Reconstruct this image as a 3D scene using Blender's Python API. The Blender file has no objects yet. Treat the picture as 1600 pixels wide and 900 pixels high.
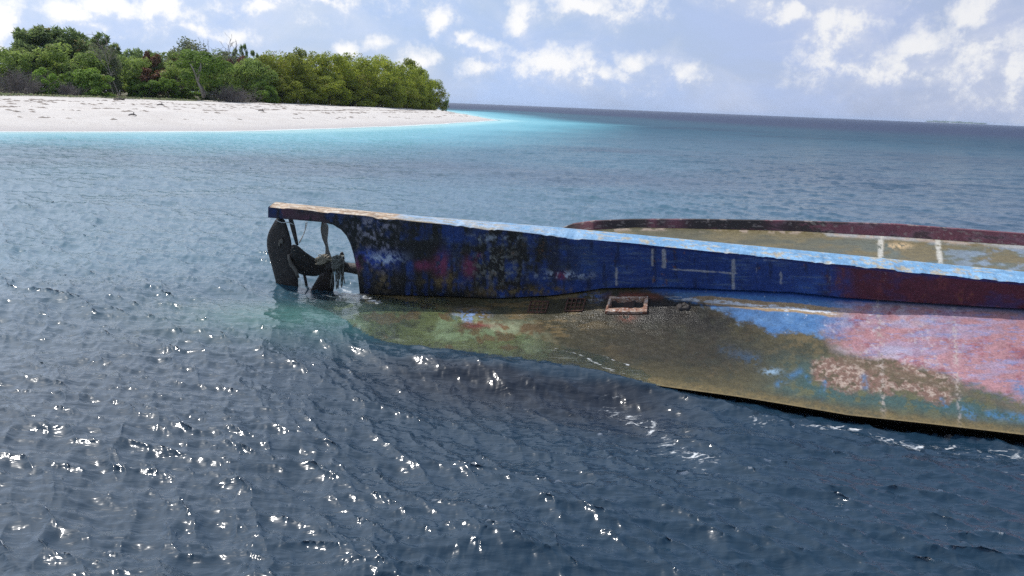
import bpy, math, random
import numpy as np
from mathutils import Vector, Matrix
from mathutils.bvhtree import BVHTree

rng = np.random.default_rng(7)
random.seed(7)
SC = bpy.context.scene
COL = SC.collection

# ------------------------------------------------------------------ camera
FPX, CH = 1200.0, 2.6
PITCH, ROLL = math.atan(285.8 / FPX), math.atan(.0405)
_F = np.array([0, math.cos(PITCH), -math.sin(PITCH)])
_U0 = np.array([0, math.sin(PITCH), math.cos(PITCH)])
_R0 = np.array([1.0, 0, 0])
_R = _R0 * math.cos(ROLL) + _U0 * math.sin(ROLL)
_U = _U0 * math.cos(ROLL) - _R0 * math.sin(ROLL)
CAM = np.array([0, 0, CH])

def ray(x, y):
    x = np.asarray(x, float); y = np.asarray(y, float)
    d = _F * FPX + (x - 800)[..., None] * _R - (y - 450)[..., None] * _U
    return d / np.linalg.norm(d, axis=-1, keepdims=True)

def at_z(x, y, z):
    d = ray(x, y); t = (np.asarray(z, float) - CH) / d[..., 2]
    return CAM + d * t[..., None]

def at_depth(x, y, Y):
    d = ray(x, y); t = np.asarray(Y, float) / d[..., 1]
    return CAM + d * t[..., None]

def proj(P):
    v = np.asarray(P, float) - CAM; f = v @ _F
    return 800 + FPX * (v @ _R) / f, 450 - FPX * (v @ _U) / f

cam = bpy.data.objects.new('camera', bpy.data.cameras.new('camera'))
COL.objects.link(cam); SC.camera = cam
cam.data.sensor_width = 36; cam.data.lens = 36 * FPX / 1600
cam.data.clip_start = .05; cam.data.clip_end = 40000
M = Matrix.Identity(4)
for i, v in enumerate((_R, _U, -_F)):
    for j in range(3): M[j][i] = v[j]
for j in range(3): M[j][3] = CAM[j]
cam.matrix_world = M

# ------------------------------------------------------------------ helpers
def lin(r, g, b):
    o = []
    for c in (r, g, b):
        c = c / 255
        o.append(c / 12.92 if c <= .04045 else ((c + .055) / 1.055) ** 2.4)
    return np.array(o)

def tag(o, label=None, cat=None, group=None, kind=None):
    if label: o['label'] = label
    if cat: o['category'] = cat
    if group: o['group'] = group
    if kind: o['kind'] = kind
    return o

def empty(name, loc):
    o = bpy.data.objects.new(name, None); COL.objects.link(o)
    o.location = [float(c) for c in loc]; o.empty_display_size = .2
    return o

def mesh_np(name, V, quads=None, tris=None, mat=None, parent=None, smooth=True, colors=None, floats=None, org=None):
    """one mesh object from numpy arrays; org = world point that becomes the object's origin offset (parent's place)"""
    V = np.asarray(V, np.float32).reshape(-1, 3)
    if org is not None: V = V - np.asarray(org, np.float32)
    me = bpy.data.meshes.new(name)
    nq = 0 if quads is None else len(quads); nt = 0 if tris is None else len(tris)
    me.vertices.add(len(V)); me.vertices.foreach_set('co', V.ravel())
    idx = []
    if nq: idx.append(np.asarray(quads, np.int32).ravel())
    if nt: idx.append(np.asarray(tris, np.int32).ravel())
    idx = np.concatenate(idx)
    me.loops.add(len(idx)); me.loops.foreach_set('vertex_index', idx)
    me.polygons.add(nq + nt)
    st = np.concatenate([np.arange(nq) * 4, nq * 4 + np.arange(nt) * 3]).astype(np.int32)
    me.polygons.foreach_set('loop_start', st)
    me.polygons.foreach_set('use_smooth', np.full(nq + nt, smooth, bool))
    me.update(calc_edges=True)
    for k, c in (colors or {}).items():
        a = me.attributes.new(k, 'FLOAT_COLOR', 'POINT')
        c4 = np.ones((len(V), 4), np.float32); c4[:, :3] = c.reshape(-1, 3)
        a.data.foreach_set('color', c4.ravel())
    for k, c in (floats or {}).items():
        a = me.attributes.new(k, 'FLOAT', 'POINT')
        a.data.foreach_set('value', np.asarray(c, np.float32).ravel())
    if mat: me.materials.append(mat)
    o = bpy.data.objects.new(name, me); COL.objects.link(o)
    if parent: o.parent = parent
    return o

def grid_quads(nr, nc, off=0, wrap=False):
    r = np.arange(nr - 1)[:, None]; c = np.arange(nc if wrap else nc - 1)[None, :]
    c2 = (c + 1) % nc
    q = np.stack([r * nc + c, r * nc + c2, (r + 1) * nc + c2, (r + 1) * nc + c], -1)
    return q.reshape(-1, 4) + off

class Acc:
    """collects shapes for ONE mesh"""
    def __init__(s): s.V = []; s.Q = []; s.T = []; s.n = 0
    def add(s, V, quads=None, tris=None):
        V = np.asarray(V, float).reshape(-1, 3)
        if quads is not None and len(quads): s.Q.append(np.asarray(quads) + s.n)
        if tris is not None and len(tris): s.T.append(np.asarray(tris) + s.n)
        s.V.append(V); s.n += len(V)
    def tube(s, pts, rad, n=7):
        pts = np.asarray(pts, float); k = len(pts); rad = np.broadcast_to(np.asarray(rad, float), (k,))
        t = np.gradient(pts, axis=0); t /= np.linalg.norm(t, axis=1, keepdims=True) + 1e-9
        ref = np.array([.13, .21, .97])
        a = np.cross(t, ref); a /= np.linalg.norm(a, axis=1, keepdims=True) + 1e-9
        b = np.cross(t, a)
        th = np.linspace(0, 2 * np.pi, n, endpoint=False)
        V = pts[:, None] + rad[:, None, None] * (np.cos(th)[None, :, None] * a[:, None] + np.sin(th)[None, :, None] * b[:, None])
        V = np.concatenate([V.reshape(-1, 3), pts[:1], pts[-1:]])
        q = grid_quads(k, n, 0, True)
        i = np.arange(n); j = (i + 1) % n
        t0 = np.stack([np.full(n, k * n), j, i], -1); t1 = np.stack([np.full(n, k * n + 1), (k - 1) * n + i, (k - 1) * n + j], -1)
        s.add(V, q, np.concatenate([t0, t1]))
    def build(s, name, mat, parent=None, smooth=True, org=None, **kw):
        return mesh_np(name, np.concatenate(s.V), np.concatenate(s.Q) if s.Q else None, np.concatenate(s.T) if s.T else None,
                       mat, parent, smooth, org=org, **kw)

# ---- lattice noise in numpy
def _hash(ix, iy, seed):
    h = (ix.astype(np.int64) * 374761393 + iy.astype(np.int64) * 668265263 + seed * 1274126177) & 0x7fffffff
    h = ((h ^ (h >> 13)) * 1103515245) & 0x7fffffff
    h = ((h ^ (h >> 16)) * 69069) & 0x7fffffff
    return (h % 100003) / 100003.0

def vnoise(x, y, seed=0):
    x = np.asarray(x, float); y = np.asarray(y, float)
    ix = np.floor(x); iy = np.floor(y); fx = x - ix; fy = y - iy
    fx = fx * fx * (3 - 2 * fx); fy = fy * fy * (3 - 2 * fy)
    a = _hash(ix, iy, seed); b = _hash(ix + 1, iy, seed); c = _hash(ix, iy + 1, seed); d = _hash(ix + 1, iy + 1, seed)
    return (a + (b - a) * fx) * (1 - fy) + (c + (d - c) * fx) * fy

def fbm(x, y, seed=0, octv=4, gain=.55):
    s = 0; a = 1; t = 0
    for o in range(octv):
        s = s + a * vnoise(x * 2 ** o + 17.3 * o, y * 2 ** o + 9.1 * o, seed + o); t += a; a *= gain
    return s / t

def sstep(a, b, x):
    t = np.clip((x - a) / (b - a), 0, 1); return t * t * (3 - 2 * t)

def mixc(c, col, m):
    return c * (1 - m[..., None]) + np.asarray(col) * m[..., None]

def seg_dist(px, py, poly):
    """distance from points to a polyline"""
    best = np.full(np.shape(px), 1e18)
    for (x0, y0), (x1, y1) in zip(poly[:-1], poly[1:]):
        dx, dy = x1 - x0, y1 - y0
        t = np.clip(((px - x0) * dx + (py - y0) * dy) / (dx * dx + dy * dy), 0, 1)
        best = np.minimum(best, (px - x0 - t * dx) ** 2 + (py - y0 - t * dy) ** 2)
    return np.sqrt(best)

def inside(px, py, poly):
    r = np.zeros(np.shape(px), bool)
    for (x0, y0), (x1, y1) in zip(poly, poly[1:] + poly[:1]):
        if y0 == y1: continue
        r ^= ((y0 > py) != (y1 > py)) & (px < (x1 - x0) * (py - y0) / (y1 - y0) + x0)
    return r

# ------------------------------------------------------------------ node helpers
def new_mat(name):
    m = bpy.data.materials.new(name); m.use_nodes = True
    nt = m.node_tree; nt.nodes.clear()
    return m, nt

class NT:
    def __init__(s, nt): s.nt = nt
    def n(s, typ, ins=None, **props):
        nd = s.nt.nodes.new(typ)
        for k, v in props.items(): setattr(nd, k, v)
        for k, v in (ins or {}).items(): s.set(nd.inputs[k], v)
        return nd
    def set(s, inp, v):
        if isinstance(v, bpy.types.NodeSocket): s.nt.links.new(v, inp)
        elif isinstance(v, bpy.types.Node): s.nt.links.new(v.outputs[0], inp)
        else:
            if isinstance(v, np.ndarray): v = tuple(float(c) for c in v)
            if isinstance(v, (tuple, list)) and len(v) == 3 and inp.type == 'RGBA': v = (*v, 1)
            inp.default_value = v
    def math(s, op, a, b=None, c=None, clamp=False):
        nd = s.nt.nodes.new('ShaderNodeMath'); nd.operation = op; nd.use_clamp = clamp
        for i, v in enumerate((a, b, c)):
            if v is not None: s.set(nd.inputs[i], v)
        return nd.outputs[0]
    def vmath(s, op, a, b=None, c=None):
        nd = s.nt.nodes.new('ShaderNodeVectorMath'); nd.operation = op
        for i, v in enumerate((a, b, c)):
            if v is not None: s.set(nd.inputs[i], v)
        return nd.outputs['Value'] if op in ('LENGTH', 'DISTANCE', 'DOT_PRODUCT') else nd.outputs[0]
    def mix(s, f, a, b):
        nd = s.nt.nodes.new('ShaderNodeMix'); nd.data_type = 'RGBA'
        s.set(nd.inputs[0], f); s.set(nd.inputs[6], a); s.set(nd.inputs[7], b)
        return nd.outputs[2]
    def ramp(s, f, lo, hi, a=0.0, b=1.0, smooth=True):
        nd = s.nt.nodes.new('ShaderNodeMapRange'); nd.interpolation_type = 'SMOOTHSTEP' if smooth else 'LINEAR'
        for i, v in enumerate((f, lo, hi, a, b)): s.set(nd.inputs[i], v)
        return nd.outputs[0]
    def noise(s, vec, scale, detail=4, rough=.55, dist=0.0):
        return s.n('ShaderNodeTexNoise', {'Vector': vec, 'Scale': scale, 'Detail': detail, 'Roughness': rough, 'Distortion': dist}).outputs[0]
    def attr(s, name, out='Fac'):
        return s.n('ShaderNodeAttribute', attribute_name=name).outputs[out]

def paint_material(name, bump=.3, rough=.6, fine=60, wetbump=0.0):
    """material whose base colour is the painted 'paint' attribute, broken up by fine noise; 'wet' lowers the roughness"""
    m, nt = new_mat(name); t = NT(nt)
    pos = t.n('ShaderNodeNewGeometry').outputs['Position']
    col = t.attr('paint', 'Color'); wet = t.attr('wet')
    n1 = t.noise(pos, fine, 4, .7); n2 = t.noise(pos, fine * .2, 5, .7)
    f = t.ramp(n1, .25, .75, .68, 1.3)
    f2 = t.ramp(n2, .25, .75, .82, 1.16)
    c = t.vmath('MULTIPLY', t.vmath('SCALE', col), (1, 1, 1)) if False else col
    sc = t.n('ShaderNodeVectorMath', {0: c}, operation='SCALE'); t.set(sc.inputs['Scale'], t.math('MULTIPLY', f, f2))
    r = t.ramp(wet, 0, 1, rough, .26)
    r = t.math('ADD', r, t.ramp(n2, .3, .7, -.06, .1))
    h = t.math('ADD', t.math('MULTIPLY', n1, .5), n2)
    h = t.math('ADD', h, t.math('MULTIPLY', t.math('MULTIPLY', t.noise(pos, 45, 3, .7), wet), wetbump))
    b = t.n('ShaderNodeBump', {'Height': h, 'Strength': bump, 'Distance': .02})
    p = t.n('ShaderNodeBsdfPrincipled', {'Base Color': sc.outputs[0], 'Roughness': r, 'Normal': b})
    t.set(p.inputs['Specular IOR Level'], t.ramp(wet, 0, 1, .35, .28))
    t.n('ShaderNodeOutputMaterial', {'Surface': p})
    return m

def noise_material(name, c1, c2, scale, rough=.8, bump=.4, bscale=None, c3=None, stretch=(1, 1, 1)):
    m, nt = new_mat(name); t = NT(nt)
    pos = t.n('ShaderNodeTexCoord').outputs['Object']
    pos = t.vmath('MULTIPLY', pos, stretch)
    n = t.noise(pos, scale, 6, .65)
    c = t.mix(t.ramp(n, .38, .64), c1, c2)
    if c3 is not None: c = t.mix(t.ramp(t.noise(pos, scale * 2.7, 5, .7), .54, .66), c, c3)
    b = t.n('ShaderNodeBump', {'Height': t.noise(pos, bscale or scale * 3, 5, .65), 'Strength': bump, 'Distance': .03})
    p = t.n('ShaderNodeBsdfPrincipled', {'Base Color': c, 'Roughness': rough, 'Normal': b})
    t.n('ShaderNodeOutputMaterial', {'Surface': p})
    return m

# ------------------------------------------------------------------ the wreck: shapes
# the keel's near face lies in one leaning plane through its lower outer edge
KS = at_depth(419., 323., 10.35)
KE = at_depth(1600., 442.5, 8.02)
KDIR = (KE - KS) / np.linalg.norm(KE - KS)
LEAN = math.radians(13)
_h = np.cross(KDIR, [0, 0, 1]); _h /= np.linalg.norm(_h)
if _h[1] < 0: _h = -_h                       # horizontal, away from the viewer
_upk = np.cross(_h, KDIR); _upk *= np.sign(_upk[2])
KDOWN = -_upk * math.cos(LEAN) + _h * math.sin(LEAN)
KN = _h * math.cos(LEAN) + _upk * math.sin(LEAN)   # across the keel, away from the viewer

def kp(px, py, off=0.0):
    d = ray(px, py)
    t = ((KS - CAM) @ KN + np.asarray(off, float)) / (d @ KN)
    return CAM + d * t[..., None]

XMAX = 2350.
def ext(xs, ys):
    xs = list(xs); ys = list(ys)
    s = (ys[-1] - ys[-2]) / (xs[-1] - xs[-2]); xs.append(XMAX); ys.append(ys[-1] + s * (XMAX - xs[-2]))
    return np.array(xs, float), np.array(ys, float)

_px, _py = proj(np.array([KS + KDIR * q for q in np.linspace(-.01, 13.5, 400)]))
def keel_top(px): return np.interp(px, _px, _py)
_farx, _fary = ext([430, 621, 840, 1200, 1600], [315.5, 334.5, 352, 386, 424.5])
_bx = np.array([419, 502, 520, 533, 541, 547, 552, 556, 559, 561, 562, 700, 780, 866, 918, 941, 1039, 1240, 1320, 1490, 1600, XMAX], float)
_by = np.array([340, 347, 351, 359, 368, 380, 396, 414, 432, 448, 459, 463, 466, 461, 454, 450, 448.5, 456.5, 465, 476, 482.5, 528], float)
def keel_base(px): return np.interp(px, _bx, _by)
_bx2 = np.array([395, 440, 500, 562, 700, 780, 866, 918, 941, 1039, 1240, 1320, 1490, 1600, XMAX], float)
_by2 = np.array([472, 468, 464, 459, 463, 466, 461, 454, 450, 448.5, 456.5, 465, 476, 482.5, 528], float)
_cx = np.array([395, 430, 470, 524, 578, 618, 687, 745, 860, 952, 1039, 1154, 1240, 1325, 1450, 1600, XMAX], float)
_cy = np.array([478, 492, 508, 524, 546, 553, 559, 566, 579, 590, 604, 620, 634, 648.5, 662, 679.5, 765], float)
_cz = np.array([-.62, -.5, -.36, -.24, -.17, -.14, -.11, -.09, -.055, -.025, .015, .04, .05, .056, .062, .07, .12], float)

# keel columns: dense where the stern post curves
cols = np.unique(np.concatenate([np.linspace(419, 500, 60), np.linspace(500, 564, 130), np.linspace(564, 1620, 640), np.linspace(1620, XMAX, 60)]))
NCk = len(cols)

def keel_width(px):
    """width of the keel's flat top at the column whose NEAR edge is px (from the far edge seen in the photo)"""
    P = kp(px, keel_top(px))
    # direction KN from P; find w so that projection meets the far edge curve
    w = np.full(len(px), .3)
    for _ in range(25):
        x, y = proj(P + KN * w[:, None])
        w += (y - np.interp(x, _farx, _fary)) * .012
    return np.clip(w, .12, .6)
KW = keel_width(cols)
KW = np.interp(cols, cols[::25], np.convolve(np.pad(KW, 20, 'edge'), np.ones(41) / 41, 'valid')[::25])

def keel_w_at(px): return np.interp(px, cols, KW)

# ------------------------------------------------------------------ paint of the keel (albedo only)
def splat(px, py, cx, cy, rx, ry): return np.exp(-(((px - cx) / rx) ** 2 + ((py - cy) / ry) ** 2))

def keel_side_paint(px, py):
    top = keel_top(px); bot = keel_base(px)
    n1 = fbm(px / 60, py / 30, 3, 6, .65); n2 = fbm(px / 16, py / 22, 11, 5, .72); n3 = fbm(px / 5, py / 6, 19, 3, .8)
    vs = fbm(px / 7, py / 60, 41, 3)
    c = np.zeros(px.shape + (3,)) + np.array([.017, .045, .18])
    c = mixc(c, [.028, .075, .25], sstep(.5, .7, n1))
    hs = fbm(px / 34, py / 2.4, 47, 4, .7)
    c = mixc(c, [.1, .15, .24], sstep(.54, .66, hs) * .6 * sstep(.3, .6, n1))
    c = mixc(c, [.01, .014, .03], sstep(.55, .68, vs * .6 + n2 * .4) * .55)
    # black growth on the aft part, running down in streaks
    dk = sstep(930, 640, px) * .55 + sstep(.42, .62, n1 * .5 + n2 * .3 + vs * .3) * sstep(1000, 800, px)
    dk = np.clip(dk + .5 * sstep(700, 600, px) * sstep(.4, .6, n2) - .9 * splat(px, py, 700, 395, 26, 40) - .6 * splat(px, py, 640, 415, 26, 12), 0, 1)
    c = mixc(c, [.014, .015, .017], np.clip(dk * sstep(.28, .52, n2 + .25 * dk), 0, 1))
    # scraped lavender patch by the stern post, white flecks
    m = (splat(px, py, 585, 362, 32, 34) + .8 * splat(px, py, 600, 395, 14, 40) + .45 * splat(px, py, 560, 350, 18, 9)) * 1.2
    c = mixc(c, [.25, .24, .3], np.clip(m, 0, 1) * sstep(.5, .68, n3 * .75 + n2 * .3) * .85)
    m = splat(px, py, 590, 408, 34, 14) + splat(px, py, 570, 396, 10, 8)
    c = mixc(c, [.03, .07, .33], np.clip(m, 0, 1) * sstep(.4, .6, n2))
    for (x, y, a, b) in ((561, 412, 9, 9), (690, 415, 11, 17), (733, 418, 9, 14), (660, 415, 14, 7), (745, 402, 8, 5), (877, 431, 8, 5), (448, 332, 14, 8), (480, 340, 20, 5)):
        c = mixc(c, [.16, .035, .085], np.clip(1.3 * splat(px, py, x, y, a, b), 0, 1) * sstep(.36, .55, n2))
    for (x, y, a, b) in ((572, 425, 20, 9), (600, 440, 14, 16), (690, 440, 30, 8), (790, 455, 50, 7), (860, 452, 30, 5), (850, 455, 60, 5), (560, 384, 12, 7), (705, 432, 6, 16)):
        c = mixc(c, [.15, .105, .04], np.clip(.8 * splat(px, py, x, y, a, b), 0, 1) * sstep(.42, .6, n2 * .6 + n3 * .4))
    m = splat(px, py, 775, 415, 42, 34)
    c = mixc(c, [.2, .21, .2], np.clip(m, 0, 1) * sstep(.56, .7, n3 * .85 + n2 * .2) * .8)
    m = splat(px, py, 600, 405, 26, 8) + .9 * splat(px, py, 880, 430, 42, 6) + .5 * splat(px, py, 760, 372, 60, 5)
    c = mixc(c, [.42, .5, .62], np.clip(m, 0, 1) * sstep(.5, .6, n3 * .5 + n2 * .5))
    # dark wine red forward
    m = sstep(1285, 1345, px - 2.2 * (py - bot + 24) * 0 + 60 * (n2 - .5) + 30 * (n1 - .5))
    wine = np.zeros(px.shape + (3,)) + np.array([.085, .022, .035])
    wine = mixc(wine, [.055, .03, .085], sstep(.48, .66, n1))
    wine = mixc(wine, [.13, .035, .04], sstep(.55, .7, n2) * .7)
    c = c * (1 - m[..., None]) + wine * m[..., None]
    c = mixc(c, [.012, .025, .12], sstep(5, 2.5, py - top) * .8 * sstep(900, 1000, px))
    # rust freckles and the seams rubbed to bare white
    c = mixc(c, [.17, .075, .03], sstep(.69, .76, n2 * .7 + n3 * .35) * sstep(620, 900, px) * .55)
    seam = np.exp(-((py - (np.interp(px, [900, 1000, 1150, 1220], [412, 417.5, 427, 431]) + 2 * (n2 - .5))) / 2.0) ** 2)
    seam *= sstep(880, 950, px) * sstep(1165, 1140, px) * (.35 + .65 * sstep(1040, 1060, px) * 1.0)
    for (x, w, y0, y1, a) in ((963, 3.2, 418, 447, .9), (1020, 3, 388, 416, .9), (1038, 4.2, 389, 420, 1), (1022, 2.2, 425, 446, .5), (1146, 4.2, 404, 452, .95), (1182, 3, 408, 436, .6), (1220, 3.2, 424, 445, .8), (934, 2.5, 385, 408, .35), (965, 2.2, 385, 405, .4), (1297, 3, 430, 440, .6), (1384, 3.5, 425, 441, .5), (866, 2, 384, 402, .5), (1252, 5, 403, 412, .5)):
        xx = px + 5 * (n2 - .5) + (py - y0) * (-.12 if x == 866 else 0)
        seam = np.maximum(seam, a * np.exp(-((xx - x) / w) ** 2) * sstep(y0 - 3, y0 + 2, py) * sstep(y1 + 3, y1 - 2, py))
    seam = np.maximum(seam, .55 * sstep(3, 1, np.abs(py - top - 7 + 4 * n2)) * sstep(.5, .65, n1) * sstep(1040, 1120, px) * sstep(1300, 1250, px))
    c = mixc(c, [.36, .36, .36], sstep(.38, .72, seam * (.15 + 1.0 * n3 + .4 * n2)) * .75)
    # upper shoe: paint worn to mauve and brown
    s = sstep(552, 500, px) * sstep(.3, .6, n2)
    c = mixc(c, [.07, .045, .05], s * .75)
    c = mixc(c, [.05, .07, .2], sstep(438, 424, px) * sstep(.35, .6, n2) * .8)
    return c

def keel_top_paint(px, v):
    n1 = fbm(px / 40, v * 3, 5, 4); n2 = fbm(px / 9, v * 7, 23, 4); n3 = fbm(px / 30, v * 18, 31, 4)
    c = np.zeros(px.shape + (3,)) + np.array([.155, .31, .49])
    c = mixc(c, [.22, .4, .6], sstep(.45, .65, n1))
    c = mixc(c, [.4, .4, .36], sstep(.58, .68, n3 * .6 + n2 * .4) * .8)
    c = mixc(c, [.42, .34, .2], sstep(.56, .66, n2 * .5 + n1 * .5 + .05 * np.sin(px / 70)) * .75)
    pal = sstep(1000, 640, px) * sstep(.34, .58, n2 * .6 + n3 * .5)
    c = mixc(c, [.36, .42, .5], pal * .8)
    c = mixc(c, [.3, .25, .16], sstep(900, 700, px) * sstep(.5, .64, n3))
    tan = sstep(634, 600, px + 40 * (n2 - .5))
    tanc = np.zeros(px.shape + (3,)) + np.array([.4, .28, .18]); tanc = mixc(tanc, [.6, .52, .42], sstep(.45, .65, n2)); tanc = mixc(tanc, [.2, .12, .07], sstep(.56, .7, n3))
    c = c * (1 - tan[..., None]) + tanc * tan[..., None]
    c = mixc(c, [.09, .07, .05], sstep(.1, 0, v) * sstep(1000, 700, px) * .8)
    return c

PAINT = paint_material('weathered_paint', bump=.35, rough=.58, wetbump=1.5)

wreck_base = np.array([1.5, 9.0, 0.0])
wreck = empty('shipwreck', wreck_base)
tag(wreck, 'capsized wooden boat wreck with blue and pink peeling paint lying keel up in the water', 'shipwreck')

# keel mesh: near face, top, far face, underside
NRk = 66
vv = np.linspace(0, 1, NRk)[:, None]
PX = np.repeat(cols[None], NRk, 0)
TOPY = keel_top(cols)[None]; BOTY = keel_base(cols)[None]
PY = TOPY + (BOTY - TOPY) * vv
NEAR = kp(PX, PY)
dent = (fbm(PX / 45, PY / 40, 77, 4) - .5) * .022
dent *= sstep(0, .08, vv) * sstep(1, .96, vv)
NEAR = NEAR + KN * dent[..., None]
FAR = kp(PX, PY) + KN * KW[None, :, None]
NT_ = 12
tv = np.linspace(0, 1, NT_)[:, None, None]
edge = .012 * np.sin(np.pi * np.clip(tv, 0, 1))          # tops slightly crowned
chip = (np.clip(fbm(cols / 33, cols * 0, 501, 4, .6) - .5, 0, 1) * .1 + (fbm(cols / 90, cols * 0, 503, 3) - .5) * .022)[:, None]
NEAR[0] += KDOWN * chip; NEAR[1] += KDOWN * chip * .5
TOPS = NEAR[0][None] * (1 - tv) + FAR[0][None] * tv + edge * (-KDOWN)
A = Acc()
cs, ws = [], []
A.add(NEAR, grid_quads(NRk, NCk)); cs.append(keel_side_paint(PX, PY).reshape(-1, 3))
ws.append((sstep(.82, 1, vv + 0 * PX) * sstep(900, 700, PX) * .8).ravel())
# rub strip: a bevel just below the top edge
pxt = np.repeat(cols[None], NT_, 0); tvv = np.repeat(tv[:, :, 0], NCk, 1)
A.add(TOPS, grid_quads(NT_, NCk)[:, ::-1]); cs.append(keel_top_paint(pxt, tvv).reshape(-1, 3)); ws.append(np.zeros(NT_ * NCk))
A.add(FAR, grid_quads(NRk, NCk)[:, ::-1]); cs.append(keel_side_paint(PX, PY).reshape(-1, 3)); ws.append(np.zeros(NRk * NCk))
UND = np.stack([NEAR[-1], FAR[-1]]); A.add(UND, grid_quads(2, NCk)); cs.append(np.full((2 * NCk, 3), .04)); ws.append(np.zeros(2 * NCk))
for k in (0, NCk - 1):
    E_ = np.stack([NEAR[:, k], FAR[:, k]]); A.add(E_, grid_quads(2, NRk)); cs.append(np.tile([.03, .05, .14], (2 * NRk, 1))); ws.append(np.zeros(2 * NRk))
keel = A.build('keel', PAINT, wreck, org=wreck_base, colors={'paint': np.concatenate(cs)}, floats={'wet': np.concatenate(ws)})
keel.data.polygons.foreach_set('use_smooth', np.ones(len(keel.data.polygons), bool))

# ------------------------------------------------------------------ hull bottom, near side
hcols = np.concatenate([np.linspace(395, 560, 110), np.linspace(561, 1620, 820), np.linspace(1628, XMAX, 70)])
NCh, NRh = len(hcols), 170
HP = 1.75
def base_z(px):
    P = kp(px, np.interp(px, _bx2, _by2)); z = P[..., 2]
    return np.where(px < 562, -.012 - (562 - px) / 167 * .55, z)

def hull_near(px, v):
    """point of the near hull bottom: px = photo column, v = 0 keel .. 1 chine"""
    b = np.interp(px, _bx2, _by2); c = np.interp(px, _cx, _cy)
    py = b + (c - b) * v
    zB = base_z(px) - .012; zN = np.interp(px, _cx, _cz)
    z = zN + (zB - zN) * (1 - v) ** HP
    z = z + .05 * np.sin(np.pi * v) * sstep(1250, 1600, px)      # fuller forward
    return at_z(px, py, z), py

hv = np.linspace(0, 1, NRh)[:, None]
HPX = np.repeat(hcols[None], NRh, 0)
HN, HPY = hull_near(HPX, hv + 0 * HPX)
HN[..., 2] += (fbm(HN[..., 0] * 1.3, HN[..., 1] * 1.6, 91, 4) - .5) * .035 * sstep(0, .06, hv) * sstep(1.0, .9, hv)

def in_quad(px, py, q):
    return inside(px, py, q)
HATCH_IN = [(955.5, 470), (1008, 469), (1005, 484.5), (950, 485)]
HATCH_OUT = [(952.5, 466.5), (1013, 466), (1011, 490), (945.5, 490)]
hole = in_quad(HPX, HPY, HATCH_IN)
HN_flat = HN.copy()
HN[hole] += np.array([0, .06, -.3])

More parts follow.
